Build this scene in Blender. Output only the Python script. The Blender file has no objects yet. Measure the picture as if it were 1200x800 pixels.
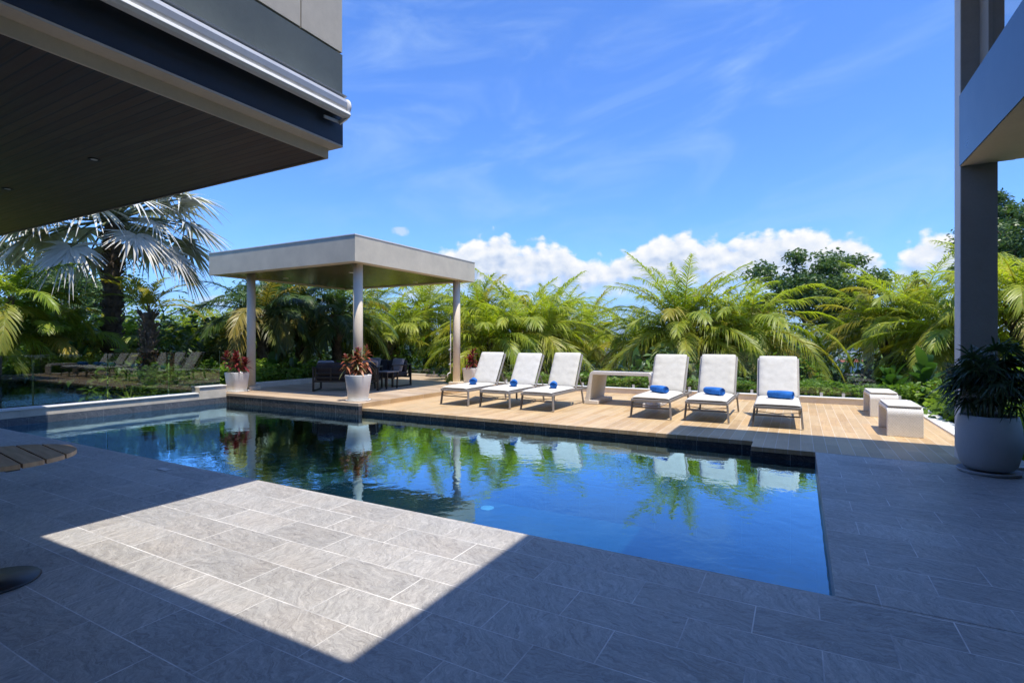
import bpy, bmesh, math, random
import numpy as np
from mathutils import Vector, Matrix
R = math.radians
sc = bpy.context.scene
COL = sc.collection

# ------------------------------------------------------------------ camera
cam_d = bpy.data.cameras.new("camera"); cam = bpy.data.objects.new("camera", cam_d); COL.objects.link(cam)
cam.location = (0, 0, 1.44); cam.rotation_euler = (R(90), 0, R(28.8))
cam_d.sensor_width = 36; cam_d.lens = 18.36; cam_d.shift_y = -0.0017
cam_d.clip_start = 0.05; cam_d.clip_end = 20000
sc.camera = cam

# ------------------------------------------------------------------ sun, sky, exposure
SUN = Vector((0.26, -0.12, 1.0)).normalized()
sl = bpy.data.lights.new("sun", 'SUN'); so = bpy.data.objects.new("sun", sl); COL.objects.link(so)
sl.energy = 4.1; sl.angle = R(0.5); sl.color = (1.0, 0.94, 0.83)
so.rotation_euler = SUN.to_track_quat('Z', 'Y').to_euler(); so.location = (0, 0, 30)
SKY_STRENGTH = 0.15
sc.view_settings.view_transform = 'Standard'; sc.view_settings.look = 'None'
sc.view_settings.gamma = 1; sc.view_settings.exposure = 0.56
sc.cycles.max_bounces = 10; sc.cycles.transparent_max_bounces = 16
sc.cycles.caustics_reflective = False; sc.cycles.caustics_refractive = False
sc.cycles.use_denoising = True
sc.cycles.use_adaptive_sampling = True; sc.cycles.adaptive_threshold = 0.015


class NT:
    """small node-tree helper"""
    def __init__(s, tree): s.t = tree; s.n = tree.nodes; s.l = tree.links
    def put(s, sock, v):
        if v is None: return
        if hasattr(v, 'links') or isinstance(v, bpy.types.NodeSocket): s.l.new(v, sock)
        else:
            if isinstance(v, (tuple, list)) and sock.type == 'RGBA' and len(v) == 3: v = (*v, 1)
            sock.default_value = v
    def node(s, typ, inp=None, **kw):
        n = s.n.new(typ)
        for k, v in kw.items(): setattr(n, k, v)
        for k, v in (inp or {}).items(): s.put(n.inputs[k], v)
        return n
    def m(s, op, a, b=None, c=None, clamp=False):
        n = s.n.new('ShaderNodeMath'); n.operation = op; n.use_clamp = clamp
        s.put(n.inputs[0], a); s.put(n.inputs[1], b); s.put(n.inputs[2], c); return n.outputs[0]
    def vm(s, op, a, b=None, scale=None):
        n = s.n.new('ShaderNodeVectorMath'); n.operation = op
        s.put(n.inputs[0], a); s.put(n.inputs[1], b)
        if scale is not None: s.put(n.inputs[3], scale)
        return n.outputs[0]
    def xyz(s, v):
        n = s.node('ShaderNodeSeparateXYZ', {0: v}); return n.outputs[0], n.outputs[1], n.outputs[2]
    def comb(s, x, y, z=0.0): return s.node('ShaderNodeCombineXYZ', {0: x, 1: y, 2: z}).outputs[0]
    def noise(s, vec, scale, detail=4, rough=.55, dist=0, col=False):
        n = s.node('ShaderNodeTexNoise', {'Vector': vec, 'Scale': scale, 'Detail': detail, 'Roughness': rough, 'Distortion': dist})
        return n.outputs['Color' if col else 'Fac']
    def ramp(s, fac, stops, interp='LINEAR'):
        n = s.node('ShaderNodeValToRGB', {0: fac}); cr = n.color_ramp; cr.interpolation = interp
        while len(cr.elements) < len(stops): cr.elements.new(0.5)
        for e, (p, c) in zip(cr.elements, stops):
            e.position = p; e.color = (*c, 1) if isinstance(c, (tuple, list)) else (c, c, c, 1)
        return n.outputs[0]
    def mr(s, v, a, b, c=0.0, d=1.0, smooth=False):
        n = s.node('ShaderNodeMapRange', {0: v, 1: a, 2: b, 3: c, 4: d})
        if smooth: n.interpolation_type = 'SMOOTHSTEP'
        return n.outputs[0]
    def mix(s, f, a, b, blend='MIX'):
        n = s.n.new('ShaderNodeMix'); n.data_type = 'RGBA'; n.blend_type = blend
        s.put(n.inputs[0], f); s.put(n.inputs[6], a); s.put(n.inputs[7], b); return n.outputs[2]


def new_mat(name):
    m = bpy.data.materials.new(name); m.use_nodes = True; t = NT(m.node_tree)
    for n in list(t.n): t.n.remove(n)
    out = t.n.new('ShaderNodeOutputMaterial'); return m, t, out

def bsdf(t, out, color, rough=.5, metallic=0.0, bump=None, bump_str=.2, bump_dist=.01, spec=.5, coat=None):
    p = t.node('ShaderNodeBsdfPrincipled', {'Base Color': color, 'Roughness': rough, 'Metallic': metallic, 'Specular IOR Level': spec})
    if coat is not None: p.inputs['Coat Weight'].default_value = coat; p.inputs['Coat Roughness'].default_value = .12
    if bump is not None:
        b = t.node('ShaderNodeBump', {'Height': bump, 'Strength': bump_str, 'Distance': bump_dist}); t.l.new(b.outputs[0], p.inputs['Normal'])
    t.l.new(p.outputs[0], out.inputs[0]); return p

def P(t): return t.node('ShaderNodeNewGeometry').outputs['Position']
def O(t): return t.node('ShaderNodeTexCoord').outputs['Object']

# ------------------------------------------------------------------ world: nishita sky with clouds placed by direction
w = bpy.data.worlds.new("World"); sc.world = w; w.use_nodes = True
t = NT(w.node_tree)
for n in list(t.n): t.n.remove(n)
wo = t.n.new('ShaderNodeOutputWorld'); bg = t.n.new('ShaderNodeBackground')
sky = t.node('ShaderNodeTexSky'); sky.sky_type = 'NISHITA'; sky.sun_disc = False
sky.sun_elevation = math.asin(SUN.z); sky.sun_rotation = math.atan2(SUN.x, SUN.y)
sky.altitude = 50; sky.air_density = 1.0; sky.dust_density = 0.6; sky.ozone_density = 2.2
d = t.node('ShaderNodeTexCoord').outputs['Generated']
dx, dy, dz = t.xyz(d)
az = t.m('ARCTAN2', dx, dy)                                     # 0 = +Y, positive to +X
hor = t.m('SQRT', t.m('ADD', t.m('MULTIPLY', dx, dx), t.m('MULTIPLY', dy, dy)))
el = t.m('DIVIDE', dz, t.m('MAXIMUM', hor, .02))                # tangent of the elevation
# height of the cloud tops along the horizon: control points (azimuth rad, tan elevation)
def ang(u, v):
    a = -R(28.8) + math.atan((u - 600) / 612); return a, (398 - v) / 612 * math.cos(math.atan((u - 600) / 612))
tops = [(-3.14, .02), (-1.2, .05)] + [ang(u, v) for u, v in [(440, 350), (495, 318), (515, 296), (545, 283), (566, 270), (590, 272), (615, 288), (650, 279), (672, 296), (700, 304), (735, 297), (765, 276), (795, 266), (815, 270), (840, 282), (870, 272), (900, 268), (945, 262), (975, 268), (1005, 276), (1030, 282), (1040, 300), (1052, 322), (1058, 290), (1075, 272), (1100, 268), (1135, 300), (1190, 330)]] + [(0.9, .05), (3.14, .02)]
NB = len(tops)
fc = t.node('ShaderNodeFloatCurve', {1: t.mr(az, -math.pi, math.pi)})
cv = fc.mapping.curves[0]
pts = [((a + math.pi) / (2 * math.pi), e / .3) for a, e in tops]
while len(cv.points) < len(pts): cv.points.new(.5, .5)
for p_, q in zip(cv.points, pts): p_.location = q; p_.handle_type = 'AUTO_CLAMPED'
fc.mapping.update()
top = t.m('MULTIPLY', fc.outputs[0], .3)
cvec = t.comb(az, t.m('MULTIPLY', el, 1.25), 0.0)
def cloud_field(vec):
    big = t.noise(vec, 9, 2, .5); fine = t.noise(vec, 34, 7, .62)
    vo = t.node('ShaderNodeTexVoronoi', {'Vector': t.vm('ADD', vec, t.vm('SCALE', t.noise(vec, 30, 4, .6, col=True), scale=.018)), 'Scale': 42.0}); vo.feature = 'SMOOTH_F1'; vo.inputs['Smoothness'].default_value = .35
    puff = t.m('SUBTRACT', .45, vo.outputs['Distance'])
    return t.m('ADD', t.m('ADD', t.m('MULTIPLY', t.m('SUBTRACT', big, .5), .05), t.m('MULTIPLY', t.m('SUBTRACT', fine, .5), .055)), t.m('MULTIPLY', puff, .028))
cf = cloud_field(cvec)
cf2 = cloud_field(t.vm('ADD', cvec, (0.010, 0.016, 0)))          # the same field a step towards the sun: relief of the billows
dens = t.m('SUBTRACT', t.m('ADD', top, cf), el)
mask = t.mr(dens, -.003, .018, smooth=True)
soft_base = t.mr(t.m('ADD', el, t.m('MULTIPLY', cf, .8)), .065, .125, .12, 1.0, smooth=True)   # thins to haze below
mask = t.m('MULTIPLY', mask, soft_base)
lit = t.m('ADD', t.m('MULTIPLY', t.m('SUBTRACT', cf, cf2), 24.0), .66)
depthin = t.mr(dens, 0.0, .075, .30, -.42)
lit = t.m('ADD', lit, depthin, clamp=True)
cloud_col = t.ramp(lit, [(0, (2.1, 2.7, 3.8)), (.5, (3.6, 3.9, 4.4)), (1, (4.7, 4.7, 4.7))])
skyc = t.mix(1.0, sky.outputs[0], (0.46, 0.745, 1.23), 'MULTIPLY')
# thin streaks of high cloud
sv = t.comb(t.m('ADD', t.m('MULTIPLY', az, 1.6), t.m('MULTIPLY', el, 1.1)), t.m('SUBTRACT', t.m('MULTIPLY', el, 4.5), t.m('MULTIPLY', az, 1.2)), 3.1)
cir = t.m('MULTIPLY', t.mr(t.noise(sv, 1.7, 7, .6, .8),   .43, .82, 0, .42, smooth=True), t.mr(el, .05, .3, .3, 1.0))
skyc = t.mix(cir, skyc, (2.4, 3.4, 4.9))
hz = t.mr(el, 0.0, .15, .5, 0.0, smooth=True)
skyc = t.mix(hz, skyc, (1.0, 1.95, 4.2))
# one tiny detached puff
def puff_at(u, v, ra, re):
    a0, e0 = ang(u, v)
    q = t.m('ADD', t.m('POWER', t.m('DIVIDE', t.m('SUBTRACT', az, a0), ra), 2.0), t.m('POWER', t.m('DIVIDE', t.m('SUBTRACT', el, e0), re), 2.0))
    q = t.m('SUBTRACT', q, t.m('MULTIPLY', t.m('SUBTRACT', t.noise(cvec, 60, 5, .6), .5), 2.6))
    return t.mr(q, 1.3, .2, 0, .55, smooth=True)
skyc = t.mix(puff_at(470, 271, .016, .009), skyc, (3.6, 3.9, 4.4))
skyc = t.mix(puff_at(252, 352, .03, .008), skyc, (3.6, 3.9, 4.4))
fin = t.mix(mask, skyc, cloud_col)
t.l.new(fin, bg.inputs[0]); bg.inputs[1].default_value = SKY_STRENGTH
t.l.new(bg.outputs[0], wo.inputs[0])

# ------------------------------------------------------------------ mesh helpers
class MB:
    def __init__(s): s.v = []; s.f = []; s.sm = []
    def add(s, vs, fs, smooth=False):
        b = len(s.v); s.v += [tuple(v) for v in vs]; s.f += [tuple(b + i for i in f) for f in fs]; s.sm += [smooth] * len(fs); return s
    def box(s, x0, x1, y0, y1, z0, z1):
        return s.add([(x0, y0, z0), (x1, y0, z0), (x1, y1, z0), (x0, y1, z0), (x0, y0, z1), (x1, y0, z1), (x1, y1, z1), (x0, y1, z1)],
                     [(0, 3, 2, 1), (4, 5, 6, 7), (0, 1, 5, 4), (1, 2, 6, 5), (2, 3, 7, 6), (3, 0, 4, 7)])
    def bar(s, a, b, wd, ht, up=(0, 0, 1)):
        a = Vector(a); b = Vector(b); d = (b - a).normalized(); u = Vector(up)
        if abs(d.dot(u)) > .99: u = Vector((0, 1, 0))
        sd = d.cross(u).normalized() * wd / 2; u2 = sd.cross(d).normalized() * ht / 2
        vs = [a - sd - u2, a + sd - u2, a + sd + u2, a - sd + u2, b - sd - u2, b + sd - u2, b + sd + u2, b - sd + u2]
        return s.add(vs, [(0, 3, 2, 1), (4, 5, 6, 7), (0, 1, 5, 4), (1, 2, 6, 5), (2, 3, 7, 6), (3, 0, 4, 7)])
    def tube(s, pts, rad, n=10, caps=True):
        pts = [Vector(p) for p in pts]; rs = rad if isinstance(rad, (list, tuple)) else [rad] * len(pts)
        rings = []; ref = Vector((0, 0, 1))
        for i, p in enumerate(pts):
            d = (pts[min(i + 1, len(pts) - 1)] - pts[max(i - 1, 0)]).normalized()
            r_ = ref if abs(d.dot(ref)) < .95 else Vector((0, 1, 0))
            a = d.cross(r_).normalized(); b = a.cross(d).normalized()
            rings.append([p + (a * math.cos(k * 2 * math.pi / n) + b * math.sin(k * 2 * math.pi / n)) * rs[i] for k in range(n)])
        vs = [v for r in rings for v in r]; fs = []
        for i in range(len(pts) - 1):
            for k in range(n):
                k2 = (k + 1) % n; fs.append((i * n + k, i * n + k2, (i + 1) * n + k2, (i + 1) * n + k))
        s.add(vs, fs, True)
        if caps:
            b = len(s.v) - len(vs); s.f.append(tuple(range(b + n - 1, b - 1, -1))); s.sm.append(False)
            s.f.append(tuple(range(b + (len(pts) - 1) * n, b + len(pts) * n))); s.sm.append(False)
        return s
    def lathe(s, prof, cx=0, cy=0, n=32, sq=None):
        """profile of (radius, z); sq = exponent of a rounded square plan"""
        vs = []
        for r, z in prof:
            for k in range(n):
                a = 2 * math.pi * k / n + (math.pi / n if sq else 0); c, q = math.cos(a), math.sin(a); rr = r
                if sq: rr = r / ((abs(c) ** sq + abs(q) ** sq) ** (1 / sq))
                vs.append((cx + rr * c, cy + rr * q, z))
        fs = [(i * n + k, i * n + (k + 1) % n, (i + 1) * n + (k + 1) % n, (i + 1) * n + k) for i in range(len(prof) - 1) for k in range(n)]
        return s.add(vs, fs, True)
    def prism(s, poly, axis, a, b):
        """extrude a 2D polygon along an axis from a to b; poly coords are the other two axes in order"""
        def mk(p, q):
            return {'x': (q, p[0], p[1]), 'y': (p[0], q, p[1]), 'z': (p[0], p[1], q)}[axis]
        n = len(poly); vs = [mk(p, a) for p in poly] + [mk(p, b) for p in poly]
        return s.add(vs, [tuple(range(n)), tuple(range(2 * n - 1, n - 1, -1))] + [(i, i + n, (i + 1) % n + n, (i + 1) % n) for i in range(n)])
    def build(s, name, mat, parent=None, bevel=0, segs=2, subsurf=0, fix=True):
        me = bpy.data.meshes.new(name); me.from_pydata(s.v, [], s.f)
        me.polygons.foreach_set('use_smooth', s.sm)
        if fix:
            bm = bmesh.new(); bm.from_mesh(me); bmesh.ops.recalc_face_normals(bm, faces=bm.faces); bm.to_mesh(me); bm.free()
        me.materials.append(mat); o = bpy.data.objects.new(name, me); COL.objects.link(o)
        if parent: o.parent = parent
        if bevel:
            b = o.modifiers.new('bevel', 'BEVEL'); b.width = bevel; b.segments = segs; b.limit_method = 'ANGLE'; b.angle_limit = R(40)
        if subsurf:
            b = o.modifiers.new('sub', 'SUBSURF'); b.levels = b.render_levels = subsurf
        return o

def tag(o, label=None, cat=None, group=None, kind=None):
    if label: o['label'] = label
    if cat: o['category'] = cat
    if group: o['group'] = group
    if kind: o['kind'] = kind
    return o
def thing(name, label, cat, loc=(0, 0, 0), rz=0, group=None):
    o = bpy.data.objects.new(name, None); COL.objects.link(o); o.location = loc; o.rotation_euler = (0, 0, rz)
    o.empty_display_size = .2
    return tag(o, label, cat, group)
def copy_tree(o, parent=None):
    c = o.copy(); COL.objects.link(c)
    if parent: c.parent = parent
    for ch in list(o.children): copy_tree(ch, c)
    return c

# ------------------------------------------------------------------ materials
def flat(name, c, rough=.5, metallic=0.0, var=.12, scale=6, bump=.15, coat=None, bd=.004):
    m, t, out = new_mat(name); p = O(t)
    n = t.noise(p, scale, 5, .6)
    n2 = t.noise(p, scale * 14, 3, .6)
    k = t.m('ADD', t.mr(n, .3, .7, 1 - var, 1 + var), t.mr(n2, .3, .7, -var * .4, var * .4))
    col = t.mix(1.0, c, t.comb(k, k, k), 'MULTIPLY')
    bsdf(t, out, col, t.mr(n, .3, .7, rough * .9, min(1, rough * 1.12)), metallic, n2, bump, bd, coat=coat)
    return m

def cell(t, px, py, lx, ly, stagger=.5, x0=0.0, y0=0.0):
    """running bond cells: returns (edge distance in metres, random vector per cell, local coords)"""
    v = t.m('DIVIDE', t.m('SUBTRACT', py, y0), ly); row = t.m('FLOOR', v)
    u = t.m('ADD', t.m('DIVIDE', t.m('SUBTRACT', px, x0), lx), t.m('MULTIPLY', t.m('MODULO', t.m('ADD', row, 1000.0), 1 / stagger if stagger else 1.0), stagger))
    colm = t.m('FLOOR', u)
    fu = t.m('SUBTRACT', u, colm); fv = t.m('SUBTRACT', v, row)
    ex = t.m('MULTIPLY', t.m('MINIMUM', fu, t.m('SUBTRACT', 1.0, fu)), lx)
    ey = t.m('MULTIPLY', t.m('MINIMUM', fv, t.m('SUBTRACT', 1.0, fv)), ly)
    wn = t.node('ShaderNodeTexWhiteNoise', {'Vector': t.comb(colm, row, 0.0)})
    return t.m('MINIMUM', ex, ey), wn.outputs['Color'], wn.outputs['Value']

def slate(name, c0, c1, c2, grout, lx, ly, x0=0, y0=0, axes='xy', gw=.0028, rough=.42, stagger=.5, contrast=1.0):
    m, t, out = new_mat(name); pos = P(t); x, y, z = t.xyz(pos)
    a, b = {'xy': (x, y), 'xz': (x, z), 'yz': (y, z)}[axes]
    e, rc, rv = cell(t, a, b, lx, ly, stagger, x0, y0)
    off = t.vm('SCALE', rc, scale=23.0)
    pv = t.vm('ADD', pos if axes == 'xy' else t.comb(a, b, 0.0), off)
    # long wavy veins running across the tile
    rot = t.node('ShaderNodeVectorRotate', {'Vector': pv, 'Angle': t.mr(rv, 0, 1, -.2, 1.5)}); rot.rotation_type = 'Z_AXIS'
    warp = t.vm('ADD', rot.outputs[0], t.vm('SCALE', t.vm('SUBTRACT', t.noise(pv, 4.6, 4, .6, col=True), (.5, .5, .5)), scale=.24))
    st = t.vm('MULTIPLY', warp, (4.0, 24.0, 4.0))
    n1 = t.noise(st, 1.5, 9, .68, .9)
    n2 = t.noise(st, 3.4, 8, .74, .7)
    n3 = t.noise(pv, 60, 3, .7)
    k = t.m('ADD', t.m('MULTIPLY', t.m('SUBTRACT', n1, .5), 1.0 * contrast), t.m('ADD', t.m('MULTIPLY', t.m('SUBTRACT', n2, .5), 1.25 * contrast), t.m('MULTIPLY', t.m('SUBTRACT', n3, .5), .35)))
    k = t.m('ADD', t.m('ADD', k, .5), t.m('MULTIPLY', t.m('SUBTRACT', rv, .5), .18), clamp=True)
    col = t.ramp(k, [(.12, c0), (.5, c1), (.88, c2)])
    warm = t.mr(t.noise(pv, 2.1, 3, .6), .4, .7, 0, .35)
    col = t.mix(warm, col, t.mix(1.0, col, (1.08, .98, .88), 'MULTIPLY'))
    dirt = t.noise(pos, .8, 5, .6)
    col = t.mix(t.mr(dirt, .42, .68, 0, .5), col, t.mix(1.0, col, (.72, .71, .69), 'MULTIPLY'))
    g = t.mr(e, gw * .7, gw * 1.25, 1.0, 0.0)
    gcol = t.mix(t.mr(t.noise(pos, 1.9, 5, .7), .38, .62), grout, t.mix(1.0, grout, (.45, .45, .47), 'MULTIPLY'))
    col = t.mix(g, col, gcol)
    h = t.m('SUBTRACT', t.m('MULTIPLY', k, .5), t.m('MULTIPLY', g, .8))
    ro = t.m('ADD', t.mr(k, 0, 1, rough + .10, rough - .06), t.m('MULTIPLY', g, .3))
    ro = t.m('ADD', ro, t.mr(dirt, .3, .7, -.05, .08))
    bsdf(t, out, col, ro, 0, h, .3, .004)
    return m

def wood_tiles(name, cols, lx, ly, along='y', joint=(.62, .55, .45), x0=0, y0=0, rough=.5, gw=.0025, grain=1.0):
    m, t, out = new_mat(name); pos = P(t); x, y, z = t.xyz(pos)
    a, b = (y, x) if along == 'y' else (x, y)
    e, rc, rv = cell(t, a, b, lx, ly, .5, x0, y0)
    v = t.vm('ADD', pos, t.vm('SCALE', rc, scale=11.0))
    sc_ = (26.0, 1.6, 1.0) if along == 'y' else (1.6, 26.0, 1.0)
    n = t.noise(t.vm('MULTIPLY', v, sc_), 1.0, 7, .65, .6)
    n2 = t.noise(t.vm('MULTIPLY', v, tuple(q * 3.5 for q in sc_)), 1.0, 4, .6, .3)
    k = t.m('ADD', t.m('MULTIPLY', n, .7), t.m('ADD', t.m('MULTIPLY', n2, .3), t.m('MULTIPLY', t.m('SUBTRACT', rv, .5), .45 * grain)), clamp=True)
    col = t.ramp(k, [(.2, cols[0]), (.5, cols[1]), (.8, cols[2])])
    hv = t.mix(t.xyz(rc)[1], (1.06, 1.0, .92), (.93, .98, 1.06))
    col = t.mix(.6, col, t.mix(1.0, col, hv, 'MULTIPLY'))
    dirt = t.noise(pos, 1.3, 6, .65)
    col = t.mix(t.mr(dirt, .45, .7, 0, .5), col, t.mix(1.0, col, (.76, .73, .70), 'MULTIPLY'))
    g = t.mr(e, gw * .7, gw * 1.4, 1.0, 0.0)
    col = t.mix(g, col, joint)
    bsdf(t, out, col, t.mr(n, .3, .7, rough - .06, rough + .08), 0, t.m('SUBTRACT', t.m('MULTIPLY', k, .4), g), .25, .003)
    return m

M = {}
M['paving'] = slate('terrace_tile', (.22, .21, .20), (.375, .36, .34), (.56, .54, .51), (.82, .80, .77), .597, .302, x0=-4.085, y0=1.307, contrast=1.15, gw=.0032)
M['poolfloor'] = slate('pool_tile', (.010, .048, .066), (.020, .072, .096), (.040, .11, .14), (.08, .16, .19), .597, .302, x0=.1, y0=.1, rough=.6, contrast=.8)
M['poolwall'] = slate('pool_wall_tile', (.012, .045, .055), (.02, .07, .08), (.04, .11, .12), (.08, .15, .16), .597, .302, axes='xz', rough=.6)
M['poolwall_y'] = slate('pool_wall_tile_y', (.012, .045, .055), (.02, .07, .08), (.04, .11, .12), (.08, .15, .16), .597, .302, axes='yz', rough=.6)
M['riser'] = slate('riser_slate', (.020, .016, .014), (.052, .042, .037), (.16, .14, .125), (.34, .32, .29), .62, .6, axes='xz', x0=-.1, y0=-.36, stagger=0.0, rough=.6, contrast=1.8, gw=.005)
M['riser_y'] = slate('riser_slate_y', (.035, .033, .038), (.085, .078, .082), (.18, .165, .165), (.16, .155, .15), .45, .6, axes='yz', x0=-.1, y0=-.36, stagger=0.0, rough=.38)
M['mosaic'] = slate('curb_mosaic', (.04, .05, .06), (.10, .11, .13), (.22, .24, .27), (.30, .31, .33), .30, .15, axes='yz', stagger=0.0, y0=-.14)
M['deckwood'] = wood_tiles('deck_wood', ((.40, .265, .13), (.52, .36, .19), (.62, .46, .265)), 1.2, .15, 'y', joint=(.68, .60, .48), y0=.02, grain=.7)
M['pavdeck'] = wood_tiles('pavilion_deck_wood', ((.34, .24, .155), (.47, .35, .235), (.58, .45, .32)), 1.2, .2, 'x', joint=(.55, .47, .38))
M['soffit'] = wood_tiles('soffit_planks', ((.048, .021, .009), (.070, .034, .016), (.095, .052, .027)), 6.0, .085, 'x', joint=(.010, .008, .007), rough=.42, gw=.006)
M['pavsoffit'] = wood_tiles('pavilion_soffit_planks', ((.07, .052, .026), (.12, .092, .046), (.18, .14, .075)), 3.0, .14, 'y', joint=(.03, .024, .014), rough=.20, gw=.005)
M['beige'] = flat('beige_render', (.66, .57, .46), .8, var=.07, scale=2.0, bump=.25)
M['beige_wall'] = flat('beige_wall_panel', (.48, .44, .37), .8, var=.10, scale=1.2, bump=.25)
M['pavroof'] = flat('pavilion_render', (.60, .54, .42), .78, var=.09, scale=2.4, bump=.3)
M['column'] = flat('column_paint', (.72, .62, .47), .6, var=.06, scale=3)
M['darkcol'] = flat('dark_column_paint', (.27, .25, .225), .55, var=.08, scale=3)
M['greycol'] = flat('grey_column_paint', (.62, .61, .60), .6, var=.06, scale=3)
M['curb'] = flat('curb_render', (.70, .63, .52), .75, var=.13, scale=3.5, bump=.4)
M['curbwhite'] = flat('white_coping', (.76, .75, .71), .6, var=.07, scale=4, bump=.3)
M['navy'] = flat('navy_fascia', (.018, .024, .036), .4, var=.15, scale=1.5)
M['greygreen'] = flat('grey_green_band', (.085, .105, .105), .6, var=.13, scale=1.4, bump=.2)
M['alu'] = flat('awning_aluminium', (.52, .53, .55), .38, .35, var=.05, scale=5)
M['aluwhite'] = flat('white_powdercoat', (.80, .80, .80), .4, var=.07, scale=5)
M['white'] = flat('white_ceramic', (.74, .73, .70), .5, var=.06, scale=4, bump=.1)
M['whitepot'] = flat('white_planter', (.40, .405, .41), .62, var=.07, scale=3, bump=.25)
M['black'] = flat('black_powdercoat', (.012, .012, .013), .35, var=.2, scale=6)
M['dark'] = flat('dark_metal', (.02, .02, .022), .45, var=.2, scale=6)
M['frame'] = flat('taupe_aluminium', (.30, .285, .27), .45, .3, var=.08, scale=9)
M['framedark'] = flat('shaded_side_metal', (.12, .115, .11), .45, .3, var=.08, scale=9)  # frame metal with shade put into its colour, for left legs and stretcher
M['soil'] = flat('potting_soil', (.035, .026, .02), .95, var=.4, scale=30, bump=.9)
M['terrain'] = flat('green_terrain', (.05, .075, .028), .95, var=.4, scale=.25, bump=.5)
M['bark'] = flat('palm_bark', (.16, .115, .08), .95, var=.55, scale=9, bump=1.0, bd=.03)
M['greybark'] = flat('grey_tree_bark', (.12, .10, .08), .9, var=.4, scale=5, bump=.9, bd=.02)
M['greenstem'] = flat('green_stem', (.13, .15, .07), .7, var=.35, scale=5)
M['cushgrey'] = flat('grey_outdoor_cushion', (.22, .21, .205), .95, var=.1, scale=20, bump=.6)
M['lamp'] = flat('downlight_lens', (.75, .74, .70), .3, var=.02)
M['roofred'] = flat('red_roof_tiles', (.38, .10, .06), .8, var=.3, scale=1.5)
M['citywhite'] = flat('white_city_wall', (.62, .62, .60), .8, var=.12, scale=.15)
M['cityroof'] = flat('grey_city_roof', (.45, .46, .48), .6, var=.15, scale=.1)
M['cityglass'] = flat('dark_city_window', (.06, .08, .10), .2, var=.2, scale=.5)

def fabric(name, c, sc_=150, var=.08, stain=0.0):
    m, t, out = new_mat(name); p = O(t); x, y, z = t.xyz(p)
    wv = t.m('MULTIPLY', t.m('SINE', t.m('MULTIPLY', x, 420.0)), t.m('SINE', t.m('MULTIPLY', t.m('ADD', y, z), 420.0)))
    n = t.noise(p, 7, 5, .6); n2 = t.noise(p, sc_, 3, .7); n3 = t.noise(t.vm('MULTIPLY', p, (2.5, 4.0, 4.0)), 2.2, 5, .6, 1.2)
    k = t.m('ADD', t.mr(n, .3, .7, 1 - var, 1 + var), t.mr(n2, .25, .75, -.07, .07))
    col = t.mix(1.0, c, t.comb(k, k, k), 'MULTIPLY')
    if stain: col = t.mix(t.mr(t.noise(p, 4.2, 4, .6), .56, .75, 0, stain), col, (.52, .45, .30))
    if stain: col = t.mix(t.m('MULTIPLY', t.node('ShaderNodeObjectInfo').outputs['Random'], .55), col, t.mix(1.0, col, (1.0, .96, .84), 'MULTIPLY'))
    h = t.m('ADD', t.m('MULTIPLY', n3, 1.0), t.m('MULTIPLY', wv, .06))
    bsdf(t, out, col, .92, 0, h, .45, .008, spec=.2); return m
M['cushion'] = fabric('white_cushion_fabric', (.60, .585, .545), stain=.16)
M['towel'] = fabric('blue_terry_towel', (.028, .15, .48), 90, .25)
M['sofa'] = fabric('dark_sofa_fabric', (.045, .043, .045), 90, .2)
M['pillow'] = fabric('grey_pillow_fabric', (.30, .29, .29), 90, .1)

def wicker(name, c):
    m, t, out = new_mat(name); p = O(t); x, y, z = t.xyz(p)
    u = t.m('ADD', x, t.m('MULTIPLY', y, 1.0))
    rx = t.m('SINE', t.m('MULTIPLY', u, 2 * math.pi / .022))
    row = t.m('FLOOR', t.m('DIVIDE', z, .011))
    ph = t.m('MULTIPLY', t.m('MODULO', t.m('ADD', row, 500.0), 2.0), math.pi)
    sx = t.m('ABSOLUTE', t.m('SINE', t.m('ADD', t.m('MULTIPLY', u, math.pi / .034), t.m('MULTIPLY', ph, .5))))
    zz = t.m('ABSOLUTE', t.m('SINE', t.m('MULTIPLY', z, math.pi / .011)))
    h = t.m('MULTIPLY', sx, zz); n = t.noise(p, 9, 4, .6)
    rv = t.node('ShaderNodeTexWhiteNoise', {'Vector': t.comb(t.m('FLOOR', t.m('DIVIDE', u, .026)), row, 0.0)}).outputs['Value']
    k = t.m('ADD', t.m('ADD', t.m('ADD', t.m('MULTIPLY', h, .16), t.m('MULTIPLY', sx, .20)), .74), t.m('ADD', t.mr(n, .3, .7, -.03, .03), t.mr(rv, 0, 1, -.04, .04)))
    bsdf(t, out, t.mix(1.0, c, t.comb(k, k, k), 'MULTIPLY'), .65, 0, h, .9, .005); return m
M['wicker'] = wicker('white_wicker', (.82, .79, .74))
M['wicker2'] = wicker('cream_wicker', (.78, .74, .67))

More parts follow.
